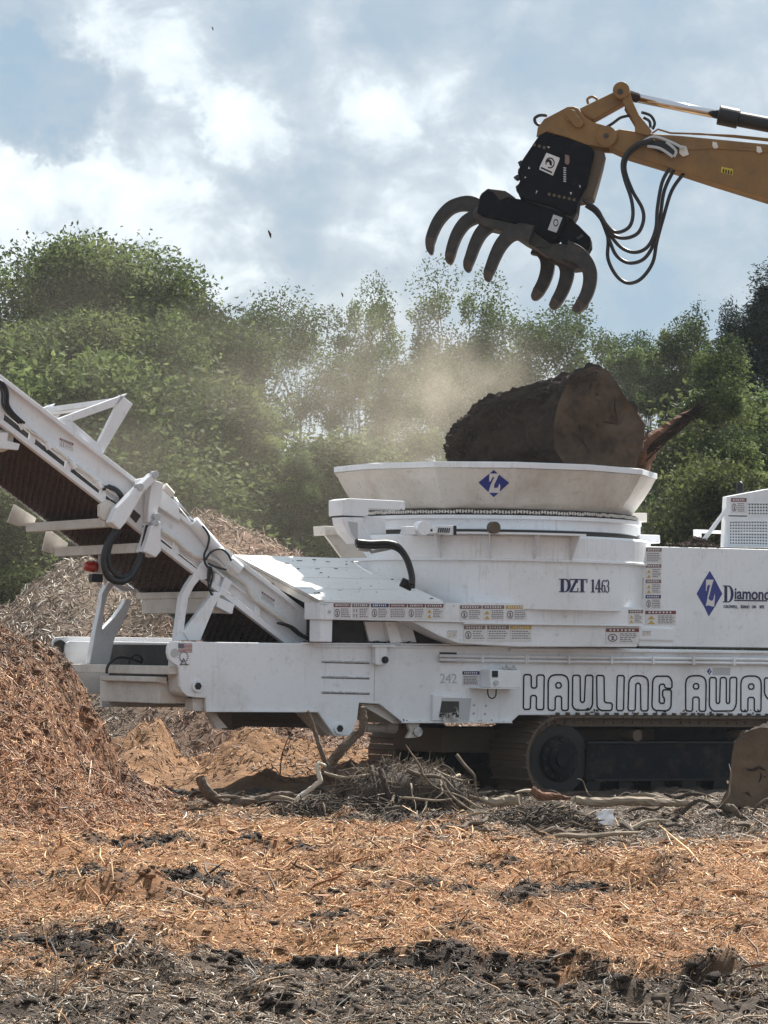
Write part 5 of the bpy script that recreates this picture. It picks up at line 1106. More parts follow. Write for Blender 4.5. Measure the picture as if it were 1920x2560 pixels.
ep('idler_link', 'A', [(985,62),(1002,72),(1018,130),(1050,200),(1112,278),(1095,300),(1032,285),(1030,235),(975,145)], .27, .33, 'excavator_amber', .01, pv=-.33)
def eb(name, c, x, y, v, r, l, m, parent=None, n=28):
    mb = MB(); p = E.p(c, x, y, v); mb.tube([p, p + Vector((0, l, 0))], r, n); return mb.build(name, m, parent or ER, bevel=.006)
o = eb('pin_joint', 'A', 967, 85, -.36, .115, .72, 'excavator_amber'); eb('pin', 'A', 962, 92, -.375, .04, .02, 'seam_dark', o)
mb = MB(); mb.tube([E.p('A', x, y, -.1) for x, y in ((812,150),(808,128),(830,116),(852,128),(850,142))], .018, 8, smooth=4); mb.build('grease_ring', 'excavator_amber', ER, True)
hd = [('T',868,512),('T',880,430),('T',940,350),('T',1000,320),('T',1150,240),('T',1205,238),('T',1245,252),('T',1300,330),('T',1380,380),('T',1520,420),('T',1590,465),('T',1605,520),('T',1580,580),('T',1530,605),('T',1330,590),('T',1150,520),('T',960,470),('T',900,500)]
o = ep('coupler', 'T', hd, -.30, -.22, 'excavator_amber', .012); ep('coupler', 'T', hd, .22, .30, 'excavator_amber', .012, pv=-.30)
ep('coupler_web', 'T', [(890,440),(1340,560),(1330,600),(1150,530),(960,480),(895,500)], -.22, .22, 'excavator_amber', .01)
q = eb('pin_joint', 'T', 1178, 320, -.34, .085, .1, 'excavator_amber'); eb('pin', 'T', 1178, 320, -.352, .03, .02, 'seam_dark', q)
q = eb('pin_joint', 'T', 1500, 505, -.35, .14, .12, 'excavator_amber'); eb('pin', 'T', 1498, 502, -.362, .035, .02, 'seam_dark', q)
ep('lock_bar', 'T', [(1135,310),(1180,275),(1225,300),(1300,390),(1270,430),(1225,430),(1150,350)], -.36, -.31, 'excavator_amber', .012)
mb = MB(); mb.tube([E.p('T', x, y, -.05) for x, y in ((965,320),(900,318),(855,345),(862,385),(895,410))], .022, 8, smooth=4); mb.build('hydraulic_hose', 'black_rubber', ER, True)
# cylinder
mb = MB()
mb.tube([E.p('A', 1030, 120, 0), E.p('A', 1435, 203, 0)], .062, 20); rod = mb.build('cylinder_rod', 'cylinder_chrome', ER, True)
mb = MB(); mb.tube([E.p('A', 1425, 202, 0), E.p('A', 1520, 222, 0)], .135, 24); mb.tube([E.p('A', 1520, 222, 0), E.p('A', 2300, 370, 0)], .105, 24); mb.build('cylinder_barrel', 'black_metal', ER, bevel=.012)
mb = MB(); mb.tube([E.p('A', 960, 95, 0), E.p('A', 1045, 123, 0)], .07, 14); mb.build('rod_eye', 'bark_dark', rod)
# fittings
for x, y in ((1262,372),(1410,345),(1618,366)):
    k = 1.0 if x < 1300 else .62; ep('clamp', 'A', [(x-20*k,y-28*k),(x+12*k,y-22*k),(x+24*k,y+16*k),(x-4*k,y+26*k),(x-22*k,y+10*k)], -.32, -.26, 'dusty_white', .006)
ep('valve_block', 'A', [(1105,318),(1180,325),(1235,350),(1215,395),(1150,378),(1090,345)], -.34, -.26, 'black_metal', .01)
mb = MB()
for a in (((1060,335),(1120,305),(1200,330),(1260,360)), ((1090,350),(1150,360),(1210,400)), ((1180,330),(1225,370),(1215,400))): mb.tube([E.p('A', x, y, -.34) for x, y in a], .02, 8, smooth=4)
mb.build('hydraulic_hose', 'faint_grey', ER, True)
mb = MB()
for a in (((1112,290),(1140,270),(1200,288),(1340,292),(1500,306),(1659,324),(2300,385)), ((1300,292),(1500,300),(1659,316),(2300,378))): mb.tube([E.p('A', x, y, -.1) for x, y in a], .014, 6)
mb.build('hydraulic_pipe', 'excavator_amber', ER)
lb = ep('sticker', 'A', [(1440,446),(1495,458),(1492,487),(1438,474)], -.264, -.259, 'excavator_yellow_label', 0)
mb = MB()
for k in range(4): mb.ext(E.uz('A', [(1447+12*k,455+3*k),(1454+12*k,457+3*k),(1452+12*k,476+3*k),(1445+12*k,474+3*k)], -.264), -.267, -.263)
mb.build('print', 'bark_dark', lb)
# hoses hanging to the grapple
HS = [[(1115,318),(1040,342),(990,385),(972,440),(985,510),(1015,600),(1022,680),(1000,735),(940,755),(890,710),(855,650),(800,610)],
 [(1125,328),(1050,350),(1000,395),(985,460),(1020,560),(1065,640),(1072,700),(1045,760),(985,783),(925,765),(870,690),(790,600)],
 [(1195,455),(1160,520),(1138,640),(1130,740),(1095,820),(1035,850),(965,825),(900,745),(850,650),(815,620)],
 [(1215,462),(1170,560),(1150,690),(1125,800),(1075,880),(1005,900),(945,865),(910,790),(870,690),(820,640)],
 [(1262,478),(1205,560),(1165,690),(1135,800),(1115,900),(1060,975),(1000,995),(945,960),(905,880),(905,785),(880,690),(800,630)]]
for k, h in enumerate(HS):
    mb = MB(); mb.tube([E.p('A', x, y, -.36 + .05 * k) for x, y in h], .026, 10, smooth=5); mb.build('hydraulic_hose', 'black_rubber', ER, True)
mb = MB()
for a in (((895,262),(930,240),(965,215),(1010,205)), ((1062,190),(1105,205),(1125,240),(1115,270)), ((1072,215),(1100,232),(1105,262))): mb.tube([E.p('A', x, y, -.15) for x, y in a], .02, 8, smooth=4)
mb.build('hydraulic_hose', 'black_rubber', ER, True)
# grapple head
head = ep('grapple_head', 'T', [(892,500),(950,470),(1150,530),(1360,600),(1392,655),(1320,960),(1245,1080),(1232,1180),(1180,1222),(1010,1140),(720,1062),(690,985),(722,900),(700,830),(742,720),(850,560)], -.34, .34, 'grapple_paint', .02)
ep('head_flank', 'T', [(1388,610),(1485,650),(1460,770),(1420,920),(1378,1065),(1250,1090),(1320,960)], -.24, .30, 'track_steel', .015, head)
for pts in ([(700,740),(735,720),(745,760),(712,770)], [(660,875),(700,850),(730,880),(690,895)], [(705,800),(740,790),(735,840),(700,845)], [(680,960),(715,930),(730,1000),(690,1005)]): ep('rubber_flap', 'T', pts, -.30, -.1, 'black_rubber', .006, head)
mb = MB()
for k in range(9): p = E.p('T', 850 + 45 * k, 585 + 12 * k if k < 3 else 1000 + 10 * k, -.34); mb.tube([p, p - Vector((0, .015, 0))], .022, 8)
mb.build('bolt', 'track_steel', head)
for pts in ([(965,598),(990,604),(980,615)], [(800,780),(812,800),(795,800)], [(765,870),(778,878),(762,885)], [(870,995),(880,1000),(862,1030)], [(1170,1010),(1190,1015),(1180,1035)], [(1255,945),(1270,955),(1262,975)]): ep('scuff', 'T', pts, -.343, -.339, 'label_white', 0, head)
lg = ep('badge', 'T', [(960,655),(1080,702),(1072,730),(1018,862),(895,806),(900,780)], -.348, -.339, 'label_white', .002, head)
mb = MB()
for k in range(18):
    a, b = k * pi / 9, (k + 1) * pi / 9
    if k in (6, 7): continue
    f = lambda t, r_: E.p('T', 992 + 42 * r_ * math.cos(t) , 748 + 50 * r_ * math.sin(t), -.348)
    mb.prism([f(a,1), f(b,1), f(b,.78), f(a,.78)], [q + Vector((0,-.004,0)) for q in (f(a,1), f(b,1), f(b,.78), f(a,.78))])
mb.ext(E.uz('T', [(955,730),(985,712),(1008,735),(1010,775),(990,768),(982,735),(965,745)], -.348), -.352, -.347); mb.ext(E.uz('T', [(912,783),(1012,828),(1008,842),(906,796)], -.348), -.352, -.347)
mb.build('badge_mark', 'ink_black', lg)
ep('sticker', 'T', [(1128,670),(1165,682),(1168,740),(1155,765),(1125,750)], -.346, -.339, 'label_brown', .002, head)
mb = MB()
for k in range(7): mb.ext(E.uz('T', [(1113+2*k%4,785+20*k),(1138,790+20*k),(1136,800+20*k),(1112,796+20*k)], -.34), -.344, -.339)
mb.build('print', 'faint_grey', head)
# rotator and body
ep('rotator', 'T', [(790,1060),(1010,1130),(1240,1190),(1200,1260),(900,1200),(760,1110)], -.28, .28, 'black_metal', .02, None)
body = ep('grapple_body', 'U', [(505,300),(528,160),(595,108),(640,130),(700,205),(770,175),(900,198),(1050,250),(1250,310),(1255,380),(1200,480),(1130,560),(1000,470),(850,400),(700,360),(560,340)], -.30, .34, 'grapple_paint', .025)
ep('body_cap', 'U', [(535,150),(595,103),(745,122),(830,185),(760,178),(700,207),(640,160)], -.28, .34, 'tine_steel', .012, body)
ep('body_lug', 'U', [(1235,385),(1300,372),(1350,410),(1448,508),(1450,572),(1412,637),(1300,600),(1205,560),(1180,480)], -.24, .30, 'grapple_paint', .02, body)
mb = MB(); mb.tube([E.p('U', 1335, 520, -.245), E.p('U', 1385, 490, -.245)], .02, 6); mb.build('recess', 'seam_dark', body)
s2 = ep('sticker', 'U', [(1140,318),(1215,345),(1165,470),(1093,445)], -.312, -.299, 'faint_grey', .002, body)
mb = MB()
for k in range(10):
    a, b = k * pi / 5, (k + 1) * pi / 5; f = lambda t, r_: E.p('U', 1160 + 22 * r_ * math.cos(t), 388 + 32 * r_ * math.sin(t), -.312)
    mb.prism([f(a,1), f(b,1), f(b,.7), f(a,.7)], [q + Vector((0,-.004,0)) for q in (f(a,1), f(b,1), f(b,.7), f(a,.7))])
mb.build('sticker_mark', 'ink_black', s2)
def tine(pts, w, vc, th, parent):
    """curved tapering steel tine, rectangular in section; its worn tip is a piece of its own"""
    P = [E.p('U', x, y, vc) for x, y in pts]; Q = []; n = len(P)
    for i in range(n - 1):
        a, b, c, d = P[max(i-1,0)], P[i], P[i+1], P[min(i+2,n-1)]
        for k in range(5): t = k / 5; Q.append(.5*((2*b)+(c-a)*t+(2*a-5*b+4*c-d)*t*t+(3*b-a-3*c+d)*t**3))
    Q.append(P[-1]); m = len(Q); cut = int(m * .80)
    def sec(i):
        t = i / (m - 1); d = (Q[min(i+1,m-1)] - Q[max(i-1,0)]).normalized(); nn = Vector((d.z, 0, -d.x)); ww = w * np.interp(t, [0, .35, .8, .93, 1], [1.45, 1.08, .84, .60, .16]) * .5; hh = th * np.interp(t, [0, .8, 1], [1, .85, .55]) * .5
        yv = Vector((0, 1, 0)); return [Q[i] + nn*ww - yv*hh, Q[i] - nn*ww - yv*hh, Q[i] - nn*ww + yv*hh, Q[i] + nn*ww + yv*hh]
    def bar(i0, i1, nm, mt, par, g=1.0):
        mb = MB(); 
        for i in range(i0, i1 + 1):
            s = sec(i); c = Q[i]; mb.v += [tuple(c + (p - c) * g) for p in s]
        k = i1 - i0
        for i in range(k):
            for j in range(4): q = (j+1) % 4; mb.f.append((4*i+j, 4*i+q, 4*i+4+q, 4*i+4+j)); mb.m.append(0)
        mb.f.append((3,2,1,0)); mb.f.append(tuple(4*k+j for j in range(4))); mb.m += [0,0]
        return mb.build(nm, mt, par, bevel=.005)
    o = bar(0, cut, 'tine', 'tine_steel', parent); bar(cut, m - 1, 'tip', 'tine_tip', o, 1.04)
jl = ep('jaw', 'U', [(470,300),(530,230),(640,350),(860,400),(960,445),(1135,565),(1110,610),(980,590),(900,548),(830,500),(700,450),(560,420),(480,350)], -.26, .30, 'tine_steel', .02)
TT = .24
TL = [([(560,300),(470,240),(390,232),(290,265),(205,350),(150,450),(118,560),(128,655)], .62), ([(680,350),(600,310),(520,330),(420,380),(350,470),(305,580),(282,680),(285,732)], .28),
      ([(800,400),(700,385),(620,405),(545,470),(495,560),(458,660),(432,740),(436,800)], -.06), ([(960,490),(870,465),(790,485),(715,560),(665,650),(625,750),(600,820),(602,878)], -.40)]
for p_, v_ in TL: tine(p_, .165, v_, TT, jl)
jr = ep('jaw', 'U', [(1100,600),(1135,560),(1205,560),(1310,590),(1400,640),(1440,700),(1400,760),(1310,770),(1180,710),(1050,640),(985,590)], -.28, .24, 'tine_steel', .02)
TRI = [([(985,575),(1050,610),(1088,690),(1090,780),(1060,880),(1010,970),(968,1028)], .40), ([(1140,640),(1220,690),(1252,770),(1248,850),(1215,950),(1160,1050),(1118,1100)], .06), ([(1240,620),(1350,665),(1430,760),(1445,860),(1420,970),(1365,1070),(1305,1125)], -.30)]
for p_, v_ in TRI: tine(p_, .185, v_, TT, jr)
# ================================================================= log in the tub
def log_mesh(name, rings, mats, seed, amp=.05, sub=4, cap_split=True):
    """rings = list of (centre, [points]) as world outlines with the same count; first ring is the cut face"""
    rg = np.random.default_rng(seed); rs = []
    for i in range(len(rings) - 1):
        for k in range(sub): t = k / sub; rs.append(rings[i] * (1 - t) + rings[i+1] * t)
    rs.append(rings[-1]); n = rings[0].shape[0]; mb = MB()
    for i, r_ in enumerate(rs):
        c = r_.mean(0); 
        for j in range(n):
            d = r_[j] - c; L_ = np.linalg.norm(d); a = 2*pi*j/n; q = fbm(np.array([math.cos(a)*2.2 + seed + i*.35]), np.array([math.sin(a)*2.2 + i*.22]), 4, seed)[0]; q2 = fbm(np.array([j*.9]), np.array([i*.8]), 3, seed+3)[0]
            s = 1 + (0 if i == 0 else (q * 1.4 + q2 * .7) * amp / max(L_, .1)); mb.v.append(tuple(c + d * s))
    m = len(rs)
    for i in range(m - 1):
        for j in range(n): q = (j+1) % n; mb.f.append((i*n+j, i*n+q, (i+1)*n+q, (i+1)*n+j)); mb.m.append(0)
    mb.f.append(tuple(range((m-1)*n, m*n))); mb.m.append(0)
    return mb, rs[0]
def resample(pts, n):
    P = np.array([list(p) for p in pts]); Q = np.vstack([P, P[:1]]); d = np.r_[0, np.cumsum(np.linalg.norm(np.diff(Q, axis=0), axis=1))]
    t = np.linspace(0, d[-1], n, endpoint=False); return np.stack([np.interp(t, d, Q[:, k]) for k in range(3)], 1)
NR = 120
face = resample([wy('K', x, y, 44.3 + (y - 600) * -.0002) for x, y in ((945,432),(1000,442),(1035,485),(1062,530),(1090,575),(1125,620),(1158,668),(1155,720),(1148,760),(1120,850),(970,880),(850,862),(790,770),(785,670),(805,580),(840,505),(890,452))], NR)
r1 = resample([wy('K', x, y, 44.75) for x, y in ((900,440),(960,440),(1020,490),(1050,530),(1080,580),(1110,620),(1120,670),(1110,720),(1080,780),(1000,850),(850,880),(720,860),(640,760),(640,660),(700,560),(760,505),(850,458))], NR)
r2 = resample([wy('K', x, y, 45.2) for x, y in ((700,535),(775,495),(850,500),(890,560),(900,620),(900,680),(890,730),(850,780),(800,820),(700,860),(560,860),(480,840),(470,760),(480,660),(520,600),(570,556),(650,545))], NR)
r3 = resample([wy('K', x, y, 45.7) for x, y in ((570,552),(620,560),(660,590),(680,620),(690,660),(680,700),(660,740),(640,780),(600,830),(500,860),(400,860),(350,830),(352,760),(358,710),(380,665),(440,625),(480,580))], NR)
r4 = resample([wy('K', x, y, 45.85) for x, y in ((520,600),(560,610),(590,630),(600,660),(605,690),(600,720),(590,750),(570,780),(540,820),(480,840),(420,840),(370,820),(362,760),(368,720),(390,690),(440,655),(480,630))], NR)
mb, f0_ = log_mesh('log', [face, r1, r2, r3, r4], None, 3, .085, 9)
LG = mb.build('tree_stump', 'bark_dark', None, True); tag(LG, 'huge dark tree stump resting in the white tub below the grapple', 'tree stump')
c = f0_.mean(0); mb = MB(); K_ = 22
for k in range(K_ + 1):
    s = 1 - k / K_ if k < K_ else .02
    for j in range(NR): p = c + (f0_[j] - c) * s * .995; q = fbm(np.array([p[0]*2.2]), np.array([p[2]*2.2]), 4, 9)[0]; mb.v.append((p[0], p[1] - .012 - (.13 * q + .05 * fbm(np.array([p[0]*7]), np.array([p[2]*5]), 3, 10)[0]) * min(1, (1 - s) * 6) - .05 * (1 - s), p[2]))
for k in range(K_):
    for j in range(NR): q = (j+1) % NR; mb.f.append((k*NR+j, k*NR+q, (k+1)*NR+q, (k+1)*NR+j)); mb.m.append(0)
mb.build('cut_face', 'cut_wood_dark', LG, True)
rb = random.Random(9); mb = MB()
for k in range(420):
    t = rb.uniform(0, 1); x, y = np.interp(t, [0,.15,.3,.5,.7,.85,1], [355,400,480,640,760,860,935]), np.interp(t, [0,.15,.3,.5,.7,.85,1], [760,665,585,552,515,470,440]); p = wy('K', x + rb.uniform(-10, 60), y + rb.uniform(0, 150) * rb.random(), 45.9 - 1.4 * t - rb.uniform(.25, .5)); d = Vector((rb.uniform(-1,1), rb.uniform(-.3,.3), rb.uniform(-.7,.9))) * rb.uniform(.02, .07); mb.tube([p - d, p, p + d], [.003, rb.uniform(.006, .02), .002], 5)
o = mb.build('loose_bark', 'branch_dark', LG); o['kind'] = 'stuff'
def cracks(parent, c_, lines, Y, name='crack'):
    for pts in lines:
        mb = MB(); P = [wy(c_, x, y, Y) for x, y in pts]; n = len(P); mb.tube(P, [.004] + [.013] * (n - 2) + [.003], 5, smooth=4); mb.build(name, 'bark_dark', parent)
cracks(LG, 'K', [[(960,652),(1000,658),(1030,664),(1060,668)], [(1040,560),(1035,600),(1042,640),(1036,690)], [(900,600),(890,660),(905,720)], [(1000,760),(1040,745),(1090,752)], [(860,700),(900,730),(930,780)]], 44.26)
def splinter(name, pts, Y, r, m, seed, label, cat, group=None, n=10, smooth=5, wob=.25):
    rr = random.Random(seed); mb = MB(); P = [wy(c_, x, y, Y + dy) for c_, x, y, dy in pts]; mb.tube(P, r, n, smooth=smooth)
    mb.v = [tuple(Vector(v) + Vector([rr.uniform(-1, 1) * wob * min(r) * .6 for _ in range(3)])) for v in mb.v]
    o = mb.build(name, m, None, False); tag(o, label, cat, group); return o, mb
o, _ = splinter('splintered_branch', [('K',1120,860,0),('K',1165,770,0),('K',1230,710,.05),('K',1300,655,.1),('K',1372,600,.1)], 44.9, [.17,.16,.11,.075,.02], 'red_wood', 2, 'reddish splintered branch poking up beside the stump in the tub', 'branch', wob=1.2)
mb = MB(); rb = random.Random(3)
for k in range(90):
    t = rb.uniform(0, 1); a = (1140 + 235 * t, 815 - 210 * t + 20 * rb.uniform(-1, 1) + (1 - t) * 20 * rb.uniform(-1, 1)); p = wy('K', a[0], a[1], 44.75); d = Vector((.09, 0, .075)) * rb.uniform(.4, 1.4) + Vector((rb.uniform(-.04,.04), rb.uniform(-.05,.05), rb.uniform(-.04,.04))); mb.tube([p - d, p, p + d * 1.2], [.004, rb.uniform(.008, .02), .002], 5)
mb.build('splinter_fibre', 'bark_dark', o)
# ================================================================= stump, branches and rubbish on the ground
Y0 = 37.6
sf = resample([wy('Q', x, y, Y0) for x, y in ((1190,285),(1010,335),(860,400),(760,480),(690,600),(655,760),(640,960),(610,1200),(590,1400),(480,1600),(440,1750),(520,1860),(800,1960),(1200,1990),(1700,1960),(1980,1700),(2060,1300),(2040,900),(1900,560),(1650,380),(1400,300))], NR)
off = lambda a, dx, dy, s: (a - a.mean(0)) * s + a.mean(0) + np.array([dx, dy, 0])
mb, f1_ = log_mesh('log', [sf, off(sf, .12, .35, 1.03), off(sf, .25, .8, 1.0)], None, 6, .05, 5)
ST = mb.build('cut_log', 'bark_dark', None, True); tag(ST, 'thick round log by the track, brown cut end facing the clearing', 'log')
c = f1_.mean(0); mb = MB()
for k in range(K_ + 1):
    s = 1 - k / K_ if k < K_ else .02
    for j in range(NR): p = c + (f1_[j] - c) * s * .99; q = fbm(np.array([p[0]*2.6]), np.array([p[2]*2.6]), 4, 19)[0]; mb.v.append((p[0], p[1] - .01 - .03 * q, p[2]))
for k in range(K_):
    for j in range(NR): q = (j+1) % NR; mb.f.append((k*NR+j, k*NR+q, (k+1)*NR+q, (k+1)*NR+j)); mb.m.append(0)
mb.build('cut_face', 'cut_wood_tan', ST, True)
cracks(ST, 'Q', [[(920,1045),(1000,1062),(1080,1055),(1160,1010),(1230,1050),(1290,1075)], [(900,1480),(960,1500),(1010,1560)], [(1150,1300),(1200,1200),(1190,1110)], [(1380,700),(1400,850),(1360,980)]], Y0 - .03)
BR = [
 ('bent_branch', 'I', [(205,505),(240,570),(285,615),(360,640),(450,635),(560,610),(640,590),(710,600)], 37.6, [.10,.11,.12,.11,.10,.085,.06,.03], 'branch_bark', 'long brown branch curving up at its left end, below the chassis'),
 ('white_branch', 'I', [(862,445),(825,432),(815,460),(830,520),(800,550),(745,590),(715,615),(700,660)], 37.1, [.02,.035,.045,.05,.05,.05,.045,.03], 'branch_white', 'bare white branch with two kinks, left of the root clump'),
 ('leaning_pole', 'I', [(765,160),(800,260),(835,370),(868,448)], 38.3, [.040,.046,.05,.045], 'branch_bark', 'thin dark stick leaning against the pointed chassis leg'),
 ('leaning_branch', 'F', [(378,690),(385,760),(375,840),(330,880),(250,960),(180,1050),(140,1120)], 39.2, [.06,.085,.08,.09,.10,.11,.12], 'branch_bark', 'stout peeled branch leaning on the right side of the chassis leg'),
 ('pale_root', 'I', [(850,478),(880,490),(940,505),(1030,500),(1100,490),(1130,490)], 37.3, [.02,.035,.03,.03,.028,.015], 'branch_pale', 'pale root lying level across the wooden hoop'),
 ('dark_root', 'F', [(495,1100),(520,1180),(550,1270),(590,1340),(640,1380),(760,1375)], 36.9, [.06,.055,.05,.045,.04,.03], 'branch_dark', 'dark root arching down the left side of the root clump'),
 ('grey_root', 'F', [(620,1280),(720,1285),(850,1300),(960,1290)], 36.6, [.02,.025,.02,.012], 'branch_pale', 'grey root lying across the root clump'),
 ('twisted_root', 'F', [(760,1120),(830,1200),(900,1240),(960,1310),(1010,1370)], 36.9, [.02,.02,.02,.018,.01], 'branch_bark', 'twisted root running down the right of the root clump'),
 ('short_log', 'H', [(215,600),(260,618),(330,612),(405,605)], 37.0, [.05,.09,.11,.10], 'branch_pale', 'short peeled log with one frayed end left of the long pale log'),
 ('peeled_log', 'H', [(690,610),(800,618),(950,612),(1100,618),(1230,622),(1300,618)], 37.2, [.08,.09,.09,.08,.06,.04], 'branch_pale', 'long pale log lying level in front of the track'),
 ('broken_branch', 'H', [(465,555),(520,585),(590,590),(660,600)], 37.4, [.09,.08,.07,.03], 'red_wood', 'reddish broken branch end at the foot of the track'),
 ('thin_vine', 'O', [(1150,815),(1205,835),(1240,920),(1265,975),(1310,1010)], 38.2, [.006,.008,.01,.01,.006], 'branch_pale', 'thin pale vine curling up before the track frame'),
 ('thin_vine', 'Q', [(615,960),(640,1150),(625,1350),(605,1530),(500,1680),(410,1770)], 37.0, [.006,.009,.012,.014,.012,.006], 'branch_pale', 'pale vine hanging down the cut face of the round log'),
 ('dead_branch', 'H', [(1160,720),(1215,680),(1280,620),(1330,610),(1410,650)], 36.6, [.04,.045,.04,.03,.015], 'branch_dark', 'dark forked branch rising left of the round log'),
 ('dead_branch', 'H', [(1130,790),(1230,800),(1380,810),(1480,800),(1659,815)], 34.6, [.04,.05,.06,.05,.035], 'branch_bark', 'long knobbly branch lying level near the right border'),
 ('dead_branch', 'H', [(520,740),(600,765),(700,765),(830,768)], 35.2, [.045,.04,.03,.015], 'branch_bark', 'thin tapering branch left of the white packet'),
 ('dead_branch', 'H', [(920,775),(960,755),(1010,765),(1060,800)], 34.9, [.02,.03,.03,.02], 'branch_dark', 'small arched branch right of the white packet'),
 ('dead_branch', 'H', [(1450,640),(1480,650),(1520,690),(1570,700)], 36.4, [.06,.07,.05,.03], 'branch_bark', 'stubby broken branch against the foot of the round log'),
 ('dead_branch', 'H', [(1580,680),(1610,630),(1659,605),(1720,600)], 36.2, [.02,.03,.035,.03], 'branch_bark', 'arched grey branch on the lower right of the round log'),
 ('dead_branch', 'H', [(1255,700),(1265,760),(1275,830)], 34.8, [.008,.01,.008], 'branch_pale', 'thin upright twig standing in the debris'),
 ('dead_branch', 'H', [(0,480),(40,560),(100,620),(180,670),(270,700)], 36.8, [.012,.018,.02,.02,.012], 'branch_pale', 'thin pale branch sloping down right of the root clump'),
 ('dead_branch', 'H', [(20,560),(110,590),(190,640),(270,660)], 36.4, [.012,.015,.015,.01], 'branch_pale', 'second thin branch just under the sloping pale one'),
 ('dead_branch', 'H', [(240,820),(300,790),(380,770),(450,742)], 34.6, [.03,.03,.025,.012], 'branch_dark', 'low dark branch below the short peeled log'),
 ('dead_branch', 'H', [(830,805),(860,775),(878,740)], 34.7, [.025,.03,.02], 'branch_dark', 'curled dark stick touching the white packet on its right'),
 ('fallen_stick', 'V', [(225,2130),(270,2142),(330,2145)], 17.4, [.008,.014,.01], 'branch_bark', 'dark bent stick lying on the nearest earth at the left'),
 ('fallen_stick', 'V', [(430,2350),(470,2320),(520,2305),(575,2300)], 18.6, [.003,.005,.005,.003], 'branch_pale', 'placeholder'),
]
for nm, c_, pts, Y, r_, m_, lb_ in BR[:-1]:
    P = [wy(c_, x, y, Y) for x, y in pts]; r_ = [q * .56 for q in r_]; rr = random.Random(len(lb_)); mb = MB(); mb.tube([p + Vector((0, rr.uniform(-.04, .04), 0)) for p in P], r_, 10, smooth=5)
    mb.v = [tuple(Vector(v) + Vector([rr.uniform(-1, 1) * .16 * min(.06, max(r_)) for _ in range(3)])) for v in mb.v]
    o = mb.build(nm, m_, None, False); tag(o, lb_, 'branch', 'loose branches and roots in front of the grinder')
# wooden hoop lying on edge
mb = MB(); cen = wy('I', 1000, 560, 37.6); px_m = 195 * 1.157
out_, in_ = [], []
for k in range(28):
    a = math.radians(-58 - 250 * k / 27 + 0); out_.append(cen + Vector((math.cos(a) * .30, 0, math.sin(a) * .20))); in_.append(cen + Vector((math.cos(a) * .22 + .02, 0, math.sin(a) * .13)))
arc = [wy('I', x, y, 37.6) for x, y in ((975,605),(925,600),(905,560),(905,510),(925,470),(990,455),(1050,462),(1110,492),(1090,500),(1040,505),(990,510),(950,530),(938,560),(950,590))]
mb.prism([p for p in arc], [p + Vector((.10, .28, .0)) for p in arc]); o = mb.build('bark_hoop', 'branch_bark', None, bevel=.01); tag(o, 'curled slab of pale bark standing like a hoop beside the root clump', 'bark slab')
# root clump: a ball of fibre and roots
rb = random.Random(21); RC = wy('F', 640, 1210, 37.5); RX, RZ = 1.05, .50
mb = MB()
for k in range(60):
    a = rb.uniform(0, pi); q = .78
    mb.v
g_pts = []
NU, NV = 26, 14
for i in range(NV + 1):
    for j in range(NU):
        a = 2*pi*j/NU; b = -pi/2 + pi*i/NV; w_ = 1 + .22 * fbm(np.array([math.cos(a)*1.7+3]), np.array([math.sin(a)*1.7+b*1.5]), 3, 33)[0]
        g_pts.append((RC.x + math.cos(b)*math.cos(a)*RX*.68*w_ + .12*math.sin(b), RC.y + math.cos(b)*math.sin(a)*.5*w_, RC.z - .12 + math.sin(b)*RZ*.72*w_))
for i in range(NV):
    for j in range(NU): q = (j+1) % NU; mb.f.append((i*NU+j, i*NU+q, (i+1)*NU+q, (i+1)*NU+j)); mb.m.append(0)
mb.v = g_pts; RCo = mb.build('root_clump', 'branch_dark', None, True); tag(RCo, 'matted clump of roots and dry fibre in front of the chassis', 'root clump')
mb = MB()
for k in range(1900):
    a = rb.uniform(0, 2*pi); b = math.asin(rb.uniform(-.5, 1)); r_ = rb.uniform(.6, 1.05); p = Vector((RC.x + math.cos(b)*math.cos(a)*RX*.72*r_, RC.y + math.cos(b)*math.sin(a)*.52*r_, RC.z - .12 + math.sin(b)*RZ*.78*r_)); d = Vector((rb.uniform(-1,1), rb.uniform(-1,1), rb.uniform(-1,.8))).normalized() * rb.uniform(.05, .2); e = Vector((rb.uniform(-1,1), rb.uniform(-1,1), rb.uniform(-1,1))) * .04
    mb.tube([p - d, p + e, p + d], [.003, rb.uniform(.003, .008), .002], 4, mi=0 if rb.random() < .75 else 1, caps=False)
mb.build('root_fibre', ['root_fibre', 'branch_dark'], RCo)
for k in range(34):
    mb = MB(); a = rb.uniform(-pi, 0) if k % 3 else rb.uniform(0, pi); q = RC + Vector((math.cos(a)*RX*rb.uniform(.1,.6), math.sin(a)*.45, rb.uniform(-.35, .35))); P = [q]; dd = Vector((rb.uniform(-1,1), rb.uniform(-.8,.1), rb.uniform(-.6,.9))).normalized()
    for s_ in range(5): dd = (dd + Vector((rb.uniform(-.6,.6), rb.uniform(-.5,.3), rb.uniform(-.7,.35)))).normalized(); P.append(P[-1] + dd * rb.uniform(.08, .2))
    r0 = rb.uniform(.010, .032); mb.tube(P, [r0, r0*.9, r0*.75, r0*.55, r0*.35, .003], 7, smooth=3); mb.build('root', rb.choice(['branch_bark', 'branch_dark', 'branch_pale']), RCo, True)
